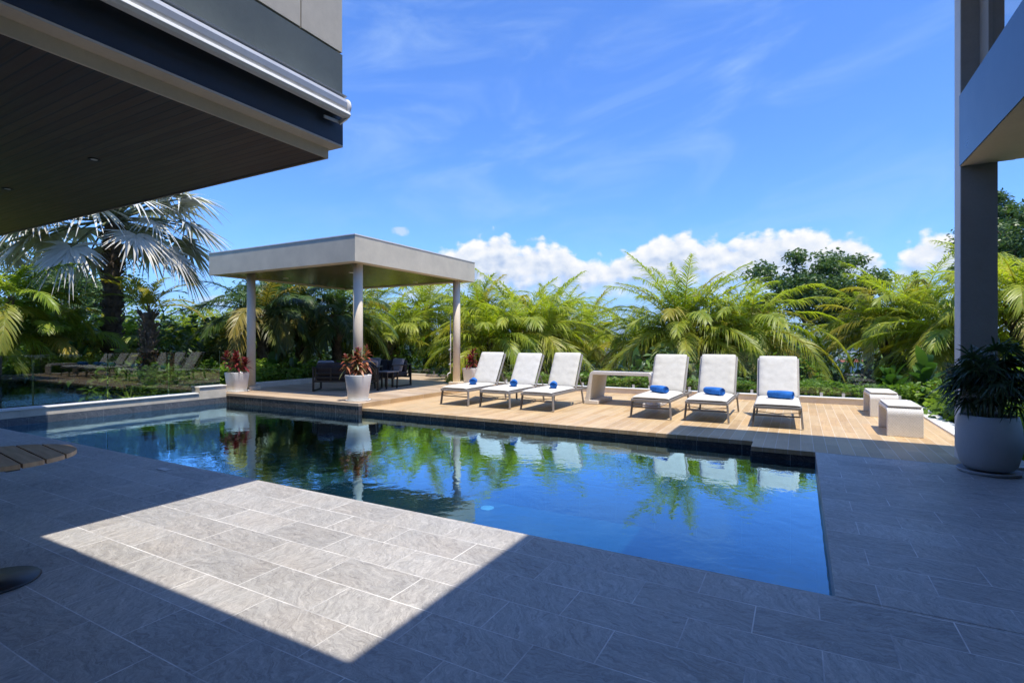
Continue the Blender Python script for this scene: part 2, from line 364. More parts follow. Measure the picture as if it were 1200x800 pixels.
def leaf(name, a, b, c, old=(.42, .30, .06), trans=.38, rough=.42, hue=.5):
    """a dark, b mid, c light; 'tone' attribute per face moves a frond towards the old colour"""
    m, t, out = new_mat(name)
    ri = t.node('ShaderNodeNewGeometry').outputs['Random Per Island']
    tone = t.node('ShaderNodeAttribute', attribute_name='tone').outputs['Fac']
    oi = t.node('ShaderNodeObjectInfo').outputs['Random']
    pos = P(t); nn = t.noise(pos, 1.1, 3, .6)
    k = t.m('ADD', t.m('MULTIPLY', ri, .6), t.m('ADD', t.mr(nn, .3, .7, -.1, .38), t.m('MULTIPLY', t.m('SUBTRACT', oi, .5), .2)), clamp=True)
    col = t.ramp(k, [(0, a), (.5, b), (1, c)])
    col = t.mix(t.m('MULTIPLY', tone, t.mr(ri, 0, 1, .6, 1.0), clamp=True), col, old)
    pr = t.node('ShaderNodeBsdfPrincipled', {'Base Color': col, 'Roughness': rough, 'Specular IOR Level': .45})
    tr = t.node('ShaderNodeBsdfTranslucent', {'Color': t.mix(1.0, col, (1.25, 1.35, .55), 'MULTIPLY')})
    mx = t.node('ShaderNodeMixShader', {0: trans}); t.l.new(pr.outputs[0], mx.inputs[1]); t.l.new(tr.outputs[0], mx.inputs[2])
    t.l.new(mx.outputs[0], out.inputs[0]); return m
M['palm'] = leaf('date_palm_leaf', (.15, .23, .022), (.33, .39, .035), (.54, .55, .08), trans=.5)
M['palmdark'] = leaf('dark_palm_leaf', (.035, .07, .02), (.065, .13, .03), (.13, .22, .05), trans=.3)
M['areca'] = leaf('areca_leaf', (.13, .22, .025), (.27, .36, .04), (.46, .50, .08), trans=.45)
M['silver'] = leaf('silver_fan_leaf', (.42, .42, .39), (.62, .62, .58), (.76, .76, .71), old=(.40, .34, .24), trans=.12, rough=.5)
M['broad'] = leaf('broadleaf', (.045, .085, .025), (.085, .15, .04), (.16, .23, .06), trans=.3)
M['hedge'] = leaf('hedge_leaf', (.09, .17, .02), (.17, .28, .035), (.30, .40, .06), trans=.42)
M['under'] = leaf('undergrowth_leaf', (.035, .07, .02), (.075, .135, .035), (.17, .25, .06), trans=.35)
M['big'] = leaf('big_glossy_leaf', (.03, .075, .02), (.06, .14, .03), (.14, .25, .05), trans=.35, rough=.3)
M['red'] = leaf('red_cordyline_leaf', (.07, .012, .016), (.17, .02, .03), (.34, .06, .05), old=(.05, .10, .03), trans=.3, rough=.35)
M['croton'] = leaf('orange_croton_leaf', (.12, .02, .025), (.36, .10, .055), (.66, .36, .20), old=(.07, .14, .04), trans=.3, rough=.35)
M['potpalm'] = leaf('pot_palm_leaf', (.014, .030, .014), (.025, .052, .02), (.045, .085, .03), trans=.25, rough=.4)
M['far'] = leaf('far_forest_leaf', (.04, .07, .03), (.07, .11, .045), (.11, .16, .07), trans=.15)

def fresnel_glass(name, tint, ior, rough=.0, bumpfn=None, boost=0.0, gain=1.0, gcol=(1, 1, 1)):
    m, t, out = new_mat(name)
    nrm = None
    if bumpfn:
        b = t.node('ShaderNodeBump', {'Height': bumpfn(t), 'Strength': 1.0, 'Distance': .0022}); nrm = b.outputs[0]
    fr = t.node('ShaderNodeFresnel', {'IOR': ior, 'Normal': nrm}).outputs[0]
    if gain != 1.0: fr = t.m('MULTIPLY', fr, gain, clamp=True)
    if boost: fr = t.m('ADD', fr, boost, clamp=True)
    gl = t.node('ShaderNodeBsdfGlossy', {'Color': gcol, 'Roughness': rough, 'Normal': nrm})
    tr = t.node('ShaderNodeBsdfTransparent', {'Color': tint})
    mx = t.node('ShaderNodeMixShader', {0: fr}); t.l.new(tr.outputs[0], mx.inputs[1]); t.l.new(gl.outputs[0], mx.inputs[2])
    t.l.new(mx.outputs[0], out.inputs[0]); return m
def ripples(t):
    p = P(t)
    a = t.noise(p, 1.1, 3, .5, .4); b = t.noise(p, 5.5, 3, .5, .6); c = t.noise(p, 16, 2, .5)
    gate = t.mr(t.noise(p, .45, 2, .5), .35, .65, .35, 1.3)
    return t.m('ADD', t.m('MULTIPLY', a, 2.2), t.m('MULTIPLY', gate, t.m('ADD', t.m('MULTIPLY', b, 1.0), t.m('MULTIPLY', c, .22))))
M['water'] = fresnel_glass('pool_water', (.28, .64, .84), 1.40, .0, ripples, gain=2.9, gcol=(.52, .82, 1.0))
M['glass'] = fresnel_glass('clear_glass', (.90, .94, .93), 1.45, .0)
M['glassleft'] = fresnel_glass('tinted_glass', (.56, .62, .60), 1.64, .0)
M['windowglass'] = fresnel_glass('window_glass', (.25, .42, .45), 1.9, .0, boost=.45)
M['glossblue'] = flat('glossy_blue_glass_cladding', (.02, .06, .13), .3, var=.12, scale=1.2, bump=.0)

# ------------------------------------------------------------------ setting: terrace, pool, decks, ground
ZW = -0.14
PX0, PX1, PY0, PY1 = -12.62, 0.18, 3.45, 8.12
def structure(o, label=None): return tag(o, label, None, None, 'structure')

mb = MB()                                                       # terrace paving with its pool edge
mb.box(-14.5, 2.30, -9, PY0, -.2, 0); mb.box(PX1, 2.30, PY0, 7.75, -.2, 0)
structure(mb.build('terrace_paving', M['paving'], fix=True, bevel=.006))
# wooden deck around the back of the pool
mb = MB(); mb.box(-.57, 2.02, 7.75, 13.72, -.06, 0); mb.box(-8.10, -.57, 8.15, 13.72, -.06, 0)
structure(mb.build('wood_deck', M['deckwood']))
mb = MB(); mb.box(-13.25, -8.10, 8.05, 15.3, .04, .10)
structure(mb.build('pavilion_deck', M['pavdeck']))
mb = MB(); mb.box(-8.10, -8.09, 8.15, 15.3, 0, .099)
structure(mb.build('deck_step', M['deckwood']))
# slate risers under the decks
mb = MB(); mb.box(-13.25, -8.11, 8.06, 8.30, -1.5, .04); structure(mb.build('pavilion_riser', M['riser']))
mb = MB(); mb.box(-8.11, -.58, 8.16, 8.40, -1.5, -.06); mb.box(-.56, .18, 7.76, 8.1, -1.5, -.06); structure(mb.build('deck_riser', M['riser']))
mb = MB(); mb.box(-.58, -.56, 7.76, 8.16, -1.5, -.06); mb.box(-8.11, -8.105, 8.06, 8.16, -1.5, .04); structure(mb.build('notch_riser', M['riser_y']))
# pool basin
mb = MB(); mb.box(-13.0, PX1 + .3, PY0 - .3, 8.4, -1.7, -1.5); structure(mb.build('pool_floor', M['poolfloor']))
mb = MB(); mb.box(-13.0, PX1 + .02, PY0 - .05, PY0 - .002, -1.5, -.2); mb.box(-11.5, -9.2, 7.2, 8.05, -1.5, -.55); mb.box(-11.5, -9.2, 6.8, 7.2, -1.5, -.9)
structure(mb.build('pool_wall', M['poolwall']))
mb = MB(); mb.box(PX1 + .002, PX1 + .05, PY0, 7.76, -1.5, -.2); mb.box(-13.0, PX0, PY0, 8.05, -1.5, -.3); structure(mb.build('pool_side_wall', M['poolwall_y']))
mb = MB(); mb.add([(PX0 - .01, PY0 - .01, ZW), (PX1 + .01, PY0 - .01, ZW), (PX1 + .01, 8.2, ZW), (PX0 - .01, 8.2, ZW)], [(0, 1, 2, 3)])
structure(mb.build('water', M['water'], fix=False))
# left curb with mosaic strip and step
mb = MB(); mb.box(-12.95, PX0, 3.0, 7.38, .0, .135); mb.box(-12.95, PX0, 7.38, 8.05, 0, .28)
mb.box(-12.95, PX0, 3.0, 3.45, -.1, 0)
structure(mb.build('pool_curb', M['curb'], bevel=.006))
mb = MB(); mb.box(-12.97, PX0 + .02, 2.99, 7.36, .137, .165); mb.box(-12.97, PX0 + .02, 7.36, 8.05, .282, .31)
structure(mb.build('pool_curb_coping', M['curbwhite'], bevel=.006))
mb = MB(); mb.box(-12.94, PX0 + .006, 3.45, 8.05, -.3, -.002)
structure(mb.build('mosaic_strip', M['mosaic']))
# back and side curbs of the deck
mb = MB(); mb.box(-8.10, 2.02, 13.72, 13.92, -.3, .12); mb.box(-13.25, -8.10, 15.3, 15.5, -.3, .18); mb.box(-13.45, -13.25, 8.05, 15.5, -.3, .24)
structure(mb.build('deck_curb', M['curb'], bevel=.008))
mb = MB(); mb.box(-8.10, 2.04, 13.70, 13.94, .122, .15); mb.box(2.02, 2.30, 7.75, 13.92, -.2, .03)
structure(mb.build('deck_curb_coping', M['curbwhite'], bevel=.008))

# terrain: one sheet to the horizon, falling away below the deck into a valley, hills behind
def height(x, y):
    r = math.hypot(x, y); z = -0.35
    q = max(0, r - 17)
    z -= 26 * (1 - math.exp(-q / 180.0))
    a = math.atan2(x, y)
    hill = max(0, (r - 1500) / 1600); hill = min(1, hill)
    z += hill * (38 + 22 * math.sin(a * 5 + .6) + 12 * math.sin(a * 13 + 2) + 5 * math.sin(a * 31)) * 1.0
    if r > 17: z += .5 * math.sin(x * .13) * math.cos(y * .11) * min(1, q / 30)
    return z
rings = [0, 5, 10, 14, 17, 20, 25, 32, 42, 60, 85, 120, 180, 260, 380, 550, 800, 1100, 1500, 1750, 2000, 2300, 2700, 3200, 4000, 6000]
NA = 180; vs = [(0, 0, height(0, 1) - 2)]; fs = []
for r_ in rings[1:]:
    for k in range(NA):
        a = 2 * math.pi * k / NA; x, y = r_ * math.sin(a), r_ * math.cos(a)
        vs.append((x, y, height(x, y) - (2.0 if r_ < 9 else 0)))
for k in range(NA): fs.append((0, 1 + (k + 1) % NA, 1 + k))
for i in range(len(rings) - 2):
    for k in range(NA):
        a = 1 + i * NA + k; b = 1 + i * NA + (k + 1) % NA; fs.append((a, b, b + NA, a + NA))
mb = MB(); mb.add(vs, fs, True)
# keep the ground sheet under the pool basin
mb.v = [(x, y, -2.4 if (-15 < x < 3.5 and -10 < y < 11) else z) for x, y, z in mb.v]
g = structure(mb.build('terrain', M['terrain']))

# ------------------------------------------------------------------ villa (left wing, roof over the camera, right wing)
villa = thing('villa', 'modern villa with dark plank soffit on the left and tall roof wing on the right', 'house', (0, 0, 0))
XL, YE = -4.081, 3.84
def part(name, mb, mat, parent=villa, **k): return mb.build(name, mat, parent, **k)
part('soffit', MB().box(-13.0, -4.245, -9, 3.775, 3.31, 3.34), M['soffit'])
mb = MB(); mb.box(-4.25, -4.235, -9, 3.79, 3.295, 3.42); mb.box(-13.0, -4.25, 3.775, 3.79, 3.295, 3.42)
part('soffit_trim', mb, M['beige'])
mb = MB(); mb.box(-4.235, XL, -9, YE, 3.40, 3.418); mb.box(-13.0, -4.235, 3.79, YE, 3.40, 3.418)
part('soffit_margin', mb, M['beige'])
part('navy_fascia', MB().box(-13.1, XL, -9, YE, 3.42, 3.84), M['navy'])
part('grey_band', MB().box(-13.1, XL - .003, -9, YE - .003, 3.842, 4.34), M['greygreen'])
mb = MB()
for k, (y0, y1) in enumerate([(-9, -5.3), (-5.285, -2.1), (-2.085, .9), (.915, 3.33), (3.345, YE)]): mb.box(-13.1, XL - .012, y0, y1, 4.37, 5.3)
part('upper_wall', mb, M['beige_wall'])
part('panel_groove', MB().box(-13.05, XL - .04, -9, YE - .05, 4.342, 5.29), M['dark'])
for x, y in [(-6.41, 2.66), (-8.6, 2.66), (-6.41, .4), (-8.6, .4)]:
    dl = part('downlight', MB().lathe([(.0, 3.306), (.045, 3.306), (.055, 3.302), (.055, 3.31), (.0, 3.31)], x, y, 20), M['dark'])
    part('lens', MB().lathe([(.0, 3.3045), (.030, 3.3045), (.030, 3.306), (0, 3.306)], x, y, 16), M['lamp'], dl)
# slab above the terrace and the rear wall with sliding doors
part('upper_slab', MB().box(-4.08, 12, -9, 1.17, 4.02, 4.4), M['beige'])
mb = MB(); mb.box(-13, -7.5, -7.3, -7.0, 0, 3.3); mb.box(-7.5, 2.2, -7.3, -7.0, 2.6, 4.0); mb.box(2.2, 12, -7.3, -7.0, 0, 4.0)
part('rear_wall', mb, M['beige_wall'])
for k in range(5):
    x0 = -7.5 + k * 1.94
    wf = part('sliding_door', MB().box(x0, x0 + .06, -7.2, -7.1, 0, 2.6).box(x0 + 1.88, x0 + 1.94, -7.2, -7.1, 0, 2.6).box(x0 + .06, x0 + 1.88, -7.2, -7.1, 2.53, 2.6).box(x0 + .06, x0 + 1.88, -7.2, -7.1, 0, .06), M['dark'])
    part('pane', MB().box(x0 + .06, x0 + 1.88, -7.16, -7.14, .06, 2.53), M['windowglass'], wf)
part('side_wall', MB().box(-13.3, -13.0, -9, 1.0, 0, 3.3), M['beige_wall'])
# right wing: high roof, column, balcony band
part('high_roof', MB().box(-.08, 12, -9, 8.32, 6.36, 6.5), M['beige'])
CX0, CX1, CY0, CY1 = 1.68, 2.02, 8.02, 8.28
mb = MB(); mb.box(CX0, CX1, CY0, CY1, 0, 6.355)
part('column', mb, M['greycol'], bevel=.006)
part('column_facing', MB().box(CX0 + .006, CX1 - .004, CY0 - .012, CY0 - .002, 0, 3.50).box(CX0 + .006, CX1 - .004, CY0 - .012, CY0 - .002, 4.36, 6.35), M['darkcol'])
part('column', MB().box(CX0, CX1, -2.2, -1.8, 0, 6.355), M['greycol'])
part('balcony_band', MB().box(1.668, 1.678, -9, 8.00, 3.50, 4.33), M['glossblue'])
part('balcony_beam', MB().box(1.682, 2.16, -9, 8.00, 3.495, 4.32), M['beige'])
part('balcony_end_beam', MB().box(2.162, 12, 7.66, 8.00, 3.50, 4.32), M['beige'])
part('balcony_slab', MB().box(2.162, 12, -9, 7.658, 3.73, 4.0), M['soffit'])
wf = part('window_frame', MB().box(1.85, 1.93, 7.66, 8.00, 4.34, 6.35).box(1.85, 1.93, -9, 7.64, 6.1, 6.34), M['darkcol'])
part('pane', MB().box(1.88, 1.90, -9, 7.64, 4.33, 6.09), M['windowglass'], wf)

# awning cassette along the left wing
aw = thing('awning', 'folded silver awning cassette with white front bar along the navy fascia', 'awning', (-4.0, 0, 3.75))
def rel(mb, loc): mb.v = [(x - loc[0], y - loc[1], z - loc[2]) for x, y, z in mb.v]; return mb
L0 = (-4.0, 0, 3.75)
prof = [(-4.075, 3.70), (-4.02, 3.685), (-3.965, 3.70), (-3.935, 3.74), (-3.93, 3.79), (-3.955, 3.835), (-4.0, 3.85), (-4.075, 3.85)]
rel(MB().prism(prof, 'y', -6.0, 3.76), L0).build('cassette', M['alu'], aw, bevel=.004)
rel(MB().prism([(-4.0, 3.835), (-3.95, 3.852), (-3.945, 3.862), (-4.076, 3.866), (-4.076, 3.852)], 'y', -6.0, 3.765), L0).build('top_trim', M['aluwhite'], aw)
rel(MB().prism([(-3.985, 3.645), (-3.935, 3.65), (-3.915, 3.675), (-3.925, 3.705), (-3.96, 3.70), (-3.99, 3.685)], 'y', -6.0, 3.79), L0).build('front_bar', M['aluwhite'], aw, bevel=.003)
mb = MB(); mb.lathe([(0, -.012), (.075, -.012), (.085, 0), (.075, .012), (0, .012)], 0, 0, 24)
mb.v = [(x + .01, z + 3.785, y + .01) for x, y, z in mb.v]; mb.build('end_cap', M['aluwhite'], aw)
mb = MB(); mb.bar((-4.03, 3.55, 3.60), (-4.03, 3.77, 3.615), .02, .03); mb.bar((-4.03, 3.74, 3.60), (-3.96, 3.78, 3.66), .03, .035)
rel(mb, L0).build('arm_bracket', M['alu'], aw, bevel=.004)

# ------------------------------------------------------------------ pavilion
pv = thing('pavilion', 'flat roofed open pavilion on round columns at the far side of the pool', 'pavilion', (-11.5, 11, .1))
def pvp(name, mb, mat, parent=pv, **k): return rel(mb, (-11.5, 11, .1)).build(name, mat, parent, **k)
RYB = 13.3
RX0, RX1, RY0, RY1 = -14.0, -8.60, 8.44, RYB
mb = MB(); th = .26; ZB = 3.18; ZT = 3.76
mb.box(RX0, RX1, RY0, RY0 + th, ZB, ZT); mb.box(RX0, RX1, RY1 - th, RY1, ZB, ZT); mb.box(RX0, RX0 + th, RY0 + th, RY1 - th, ZB, ZT); mb.box(RX1 - th, RX1, RY0 + th, RY1 - th, ZB, ZT)
roof = pvp('roof', mb, M['pavroof'])
pvp('roof_cap', MB().box(RX0 - .01, RX1 + .01, RY0 - .01, RY1 + .01, ZT + .002, ZT + .025), M['curbwhite'])
pvp('soffit', MB().box(RX0 + th, RX1 - th, RY0 + th, RY1 - th, ZB + .02, ZB + .06), M['pavsoffit'])
for x, y in [(-8.93, 8.86), (-12.9, 8.92), (-8.88, 12.75), (-12.9, 12.75)]:
    c = pvp('column', MB().tube([(x, y, .1), (x, y, ZB + .012)], .108, 28), M['column'])
    pvp('plinth', MB().box(x - .17, x + .17, y - .17, y + .17, .102, .20), M['column'], c, bevel=.008)
for x, y in [(-12.9, 10.0), (-10.3, 12.6), (-12.9, 12.6), (-10.3, 10.0)]:
    dl = pvp('downlight', MB().lathe([(0, ZB + .012), (.07, ZB + .012), (.08, ZB + .016), (.08, ZB + .019)], x, y, 20), M['lamp'])

# outdoor shower pipe on the right rear column
sh = thing('shower_pipe', 'thin white outdoor shower pipe fixed to the right hand pavilion column', 'shower', (-9.02, 12.64, .1))
MB().tube([(0, 0, .35), (0, 0, 2.05)], .016, 10).build('pipe', M['white'], sh)
MB().tube([(0, 0, .38), (-.05, -.06, .34), (-.06, -.09, .26)], .014, 8).build('spout', M['white'], sh)
MB().tube([(0, 0, 1.05), (0, -.07, 1.05)], .028, 10).build('valve', M['alu'], sh)
MB().tube([(0, 0, .62), (0, -.07, .62)], .024, 10).build('valve', M['alu'], sh)

# ------------------------------------------------------------------ sun loungers
def cushion_mb(x0, x1, prof_pts, thick, seed=5):
    """a padded slab following a line of (y, z) points with wrinkled rounded section"""
    pts = []; rnd = random.Random(seed)
    for (ya, za), (yb, zb) in zip(prof_pts[:-1], prof_pts[1:]):
        n = max(2, int(math.hypot(yb - ya, zb - za) / .05))
        for i in range(n): pts.append((ya + (yb - ya) * i / n, za + (zb - za) * i / n))
    pts.append(prof_pts[-1]); nx = 14; mb = MB(); vs = []; fs = []
    tops, bots = [], []
    for i, (y, z) in enumerate(pts):
        a = pts[max(0, i - 1)]; b = pts[min(len(pts) - 1, i + 1)]; dy, dz = b[0] - a[0], b[1] - a[1]; l = math.hypot(dy, dz); ny, nz = -dz / l, dy / l
        e = min(i, len(pts) - 1 - i); ef = [.45, .8, .95, 1][min(e, 3)]
        rt, rb = [], []
        for k in range(nx + 1):
            q = min(k, nx - k); xf = [.40, .82, .96, 1][min(q, 3)]
            tk = thick * ef * xf * (1 + rnd.uniform(-.05, .05) + .10 * math.sin(i * (1.5 + .11 * (seed % 7)) + .5 * math.sin(k * 1.3 + seed)) * (1 if q < 3 else .05))
            x = x0 + (x1 - x0) * k / nx
            rt.append((x, y + ny * tk, z + nz * tk)); rb.append((x, y, z))
        tops.append(rt); bots.append(rb)
    W = nx + 1; vs = [v for r_ in tops for v in r_] + [v for r_ in bots for v in r_]; B = len(tops) * W
    for i in range(len(tops) - 1):
        for k in range(nx):
            a = i * W + k; fs += [(a, a + 1, a + W + 1, a + W), (B + a, B + a + W, B + a + W + 1, B + a + 1)]
        fs += [(i * W, (i + 1) * W, B + (i + 1) * W, B + i * W), (i * W + nx, B + i * W + nx, B + (i + 1) * W + nx, (i + 1) * W + nx)]
    for k in range(nx):
        fs += [(k, B + k, B + k + 1, k + 1)]; a = (len(tops) - 1) * W + k; fs += [(a, a + 1, B + a + 1, B + a)]
    mb.add(vs, fs, True); return mb

def make_lounger(seed=5, dang=0.0):
    r = thing('sun_lounger', '', 'sun lounger', (0, 0, 0), 0, 'sun loungers in a row on the wood deck')
    W = .335; H = .335; HY = 1.28; BL = .84; ang_ = R(60 + dang)
    by, bz = HY + BL * math.cos(ang_), H + .02 + BL * math.sin(ang_)
    mb = MB()
    for s in (-1, 1):
        mb.bar((s * W, -.02, H), (s * W, 2.0, H), .035, .05)
    mb.bar((-W, -.005, H), (W, -.005, H), .035, .045, (0, 0, 1)); mb.bar((-W, 2.0, H), (W, 2.0, H), .035, .045)
    for y in (.35, .7, 1.05, HY): mb.bar((-W, y, H - .01), (W, y, H - .01), .025, .02)
    mb.build('frame', M['frame'], r, bevel=.006)
    for s in (-1, 1):
        for y, dy in ((.05, -.03), (1.62, .05)):
            mb = MB(); mb.bar((s * (W + .004), y, H - .01), (s * (W + .03), y + dy, 0.012), .032, .045, (0, 1, 0))
            mb.build('leg', M['frame'] if s > 0 else M['framedark'], r, bevel=.006)
    MB().bar((-W - .01, .035, .20), (W + .01, .035, .20), .022, .022).bar((-W, .035, .265), (0, .03, .235), .012, .012).bar((0, .03, .235), (W, .035, .265), .012, .012).build('stretcher', M['framedark'], r, bevel=.003)
    mb = MB()
    for s in (-1, 1): mb.bar((s * (W - .002), HY, H + .03), (s * (W - .002), by, bz), .03, .04, (1, 0, 0))
    mb.bar((-W, by, bz), (W, by, bz), .03, .03)
    mb.bar((-W + .03, HY + .5 * BL * math.cos(ang_), H + .5 * BL * math.sin(ang_)), (-W + .03, 1.78, H), .02, .02); mb.bar((W - .03, HY + .5 * BL * math.cos(ang_), H + .5 * BL * math.sin(ang_)), (W - .03, 1.78, H), .02, .02)
    mb.build('backrest_frame', M['frame'], r, bevel=.005)
    # sling under the cushion, a thin flat sheet
    MB().bar((0, .02, H + .01), (0, HY, H + .01), W * 1.9, .008).build('sling', M['cushgrey'], r)
    cushion_mb(-W - .005, W + .005, [(-.01, H + .035), (HY - .03, H + .035)], .055, seed).build('seat_cushion', M['cushion'], r, subsurf=1)
    c, s_ = math.cos(ang_), math.sin(ang_)
    o0 = (HY - .035, H + .06)
    cushion_mb(-W + .012, W - .012, [(o0[0], o0[1]), (o0[0] + (BL + .01) * c, o0[1] + (BL + .01) * s_)], .055, seed + 1).build('back_cushion', M['cushion'], r, subsurf=1)
    return r
spots = [(-6.63, 9.42, 0, 'first sun lounger from the pavilion, faint stain across its backrest cushion'),
         (-5.61, 9.43, 0, 'sun lounger second from the pavilion, between two other white loungers'),
         (-4.64, 9.46, 0, 'white sun lounger immediately left of the wicker table'),
         (-2.37, 9.52, -1, 'white sun lounger immediately right of the wicker table'),
         (-1.42, 9.60, 0, 'middle sun lounger of the three between wicker table and wicker benches'),
         (-.31, 9.50, 1.5, 'sun lounger facing straight at the camera, the nearest to the wicker benches')]
lounge = []
for i, (x, y, a, lab) in enumerate(spots):
    o = make_lounger(5 + i * 2, (0, -1.5, 1.5, 0, 1.2, -1)[i]); o.location = (x, y, 0); o.rotation_euler.z = R(a); o['label'] = lab; lounge.append(o)

# rolled blue towels
def make_towel():
    o = bpy.data.objects.new('rolled_towel', None)
    mb = MB(); n = 40; L = .38; vs = []; rnd = random.Random(3)
    K = 12
    for j in range(K + 1):
        f = j / K; x = -L / 2 + L * f; bulge = .9 + .1 * math.sin(math.pi * f)
        for k in range(n):
            a = 2 * math.pi * k / n; rr = .078 * bulge * (1 + .05 * math.sin(a * 3 + f * 4) + rnd.uniform(-.012, .012)); rr *= 1.08 if abs(math.cos(a)) > .8 else 1
            vs.append((x, rr * math.cos(a), .073 + rr * .92 * math.sin(a)))
    fs = [(j * n + k, j * n + (k + 1) % n, (j + 1) * n + (k + 1) % n, (j + 1) * n + k) for j in range(K) for k in range(n)]
    mb.add(vs, fs, True)
    for sx in (-1, 1):                                            # spiral of the roll in the ends
        x = sx * L / 2; ring = [v for v in vs if abs(v[0] - x) < 1e-6]
        T = 70; a = []; b = []
        for q in range(T):
            th_ = q * .28; r1 = .070 - .0009 * q
            a.append((x + sx * .004, r1 * math.cos(th_), .073 + r1 * .92 * math.sin(th_))); r2 = r1 - .007
            b.append((x - sx * .012, r2 * math.cos(th_), .073 + r2 * .92 * math.sin(th_)))
        mb.add(a + b, [(q, q + 1, T + q + 1, T + q) for q in range(T - 1)], True)
        mb.add([(x - sx * .003, 0.0, .073)] + [(x, v[1], v[2]) for v in ring], [(0, 1 + k, 1 + (k + 1) % n) for k in range(n)], False)
    return mb
tw = make_towel().build('rolled_towel', M['towel'])
trot = [118, 116, 112, 38, 34, 16]
tdx = [.10, .13, .10, .02, .05, .03]
tlab = ['rolled blue towel on the lounger nearest the pavilion', 'rolled blue towel on the second lounger from the pavilion', 'rolled blue towel on the lounger left of the wicker table',
        'rolled blue towel on the lounger right of the wicker table', 'rolled blue towel on the middle lounger right of the wicker table', 'rolled blue towel on the lounger nearest the wicker benches']
for i, l in enumerate(lounge):
    o = tw if i == 0 else tw.copy()
    if i: COL.objects.link(o)
    o.scale = [(1, 1, 1), (.95, .97, 1), (1.02, .94, .95), (1, 1, .97), (.97, 1.04, 1), (1.04, .96, .96)][i]
    o.location = (l.location.x + tdx[i], l.location.y + .62, .335 + .09); o.rotation_euler = (0, 0, R(trot[i] if i < 3 else -trot[i]))
    tag(o, tlab[i], 'towel', 'rolled blue towels on the sun loungers')

# ------------------------------------------------------------------ wicker table and benches
def arch_poly(half_w, h, tk, splay, rad, n=7):
    """outline of a portal: outer then inner, feet splayed"""
    out = []
    bo = half_w + splay
    out.append((-bo, 0))
    cx, cz = -half_w + rad, h - rad
    for i in range(n + 1):
        a = math.pi - (math.pi / 2) * i / n; out.append((cx + rad * math.cos(a), cz + rad * math.sin(a)))
    cx = half_w - rad
    for i in range(n + 1):
        a = math.pi / 2 - (math.pi / 2) * i / n; out.append((cx + rad * math.cos(a), cz + rad * math.sin(a)))
    out.append((bo, 0)); inn = []
    r2 = max(.02, rad - tk); cx = half_w - rad
    inn.append((bo - tk * 1.05, 0))
    for i in range(n + 1):
        a = (math.pi / 2) * i / n; inn.append((cx + r2 * math.cos(a), cz + r2 * math.sin(a)))
    for i in range(n + 1):
        a = math.pi / 2 + (math.pi / 2) * i / n; inn.append((-cx + r2 * math.cos(a), cz + r2 * math.sin(a)))
    inn.append((-bo + tk * 1.05, 0))
    return out, inn
def arch_mb(axis, a, b, half_w, h, tk, splay, rad):
    o, i_ = arch_poly(half_w, h, tk, splay, rad); i_ = i_[::-1]; n = len(o); mb = MB()
    def mk(p, q): return (p[0], q, p[1]) if axis == 'y' else (q, p[0], p[1])
    vs = [mk(p, a) for p in o] + [mk(p, a) for p in i_] + [mk(p, b) for p in o] + [mk(p, b) for p in i_]; fs = []
    for k in range(n - 1):
        fs += [(k, k + 1, n + k + 1, n + k), (2 * n + k, 3 * n + k, 3 * n + k + 1, 2 * n + k + 1), (k, 2 * n + k, 2 * n + k + 1, k + 1), (n + k, n + k + 1, 3 * n + k + 1, 3 * n + k)]
    fs += [(0, n, 3 * n, 2 * n), (n - 1, 3 * n - 1, 4 * n - 1, 2 * n - 1)]
    fs[-1] = (n - 1, 3 * n - 1, 4 * n - 1, 2 * n - 1)
    mb.add(vs, fs, False); return mb
tb = thing('wicker_table', 'white wicker arch shaped table with glass top between the two rows of loungers', 'table', (-3.42, 11.6, 0))
arch_mb('y', -.52, .52, .70, .74, .10, .12, .10).build('body', M['wicker2'], tb, bevel=.012, segs=3)
MB().box(-.82, -.50, -.525, .525, .004, .085).build('foot', M['wicker2'], tb, bevel=.01); MB().box(.50, .82, -.525, .525, .004, .085).build('foot', M['wicker2'], tb, bevel=.01)
MB().box(-.62, .62, -.46, .46, .748, .758).build('glass_top', M['windowglass'], tb, bevel=.002)
MB().box(-.62, .62, -.46, .46, .742, .7475).build('top_inlay', M['greycol'], tb)

def make_bench():
    r = thing('wicker_bench', '', 'bench', (0, 0, 0), 0, 'wicker benches at the right end of the deck')
    arch_mb('x', -.22, .22, .49, .425, .05, .0, .10).build('body', M['wicker'], r, bevel=.008, segs=3)
    MB().box(-.205, .205, .44, .485, .0, .03).build('foot_rail', M['wicker'], r)
    MB().box(-.21, .21, -.44, .44, .43, .462).build('cushion', M['cushion'], r, bevel=.014, segs=3)
    return r
s1 = make_bench(); s1.location = (1.375, 10.06, 0); s1['label'] = 'nearer white wicker bench, its woven front facing the terrace in full view'
s2 = copy_tree(s1); s2.location = (1.375, 12.30, 0); s2.rotation_euler.z = R(1); s2['label'] = 'farther white wicker bench partly hidden by the other, close to the back curb'

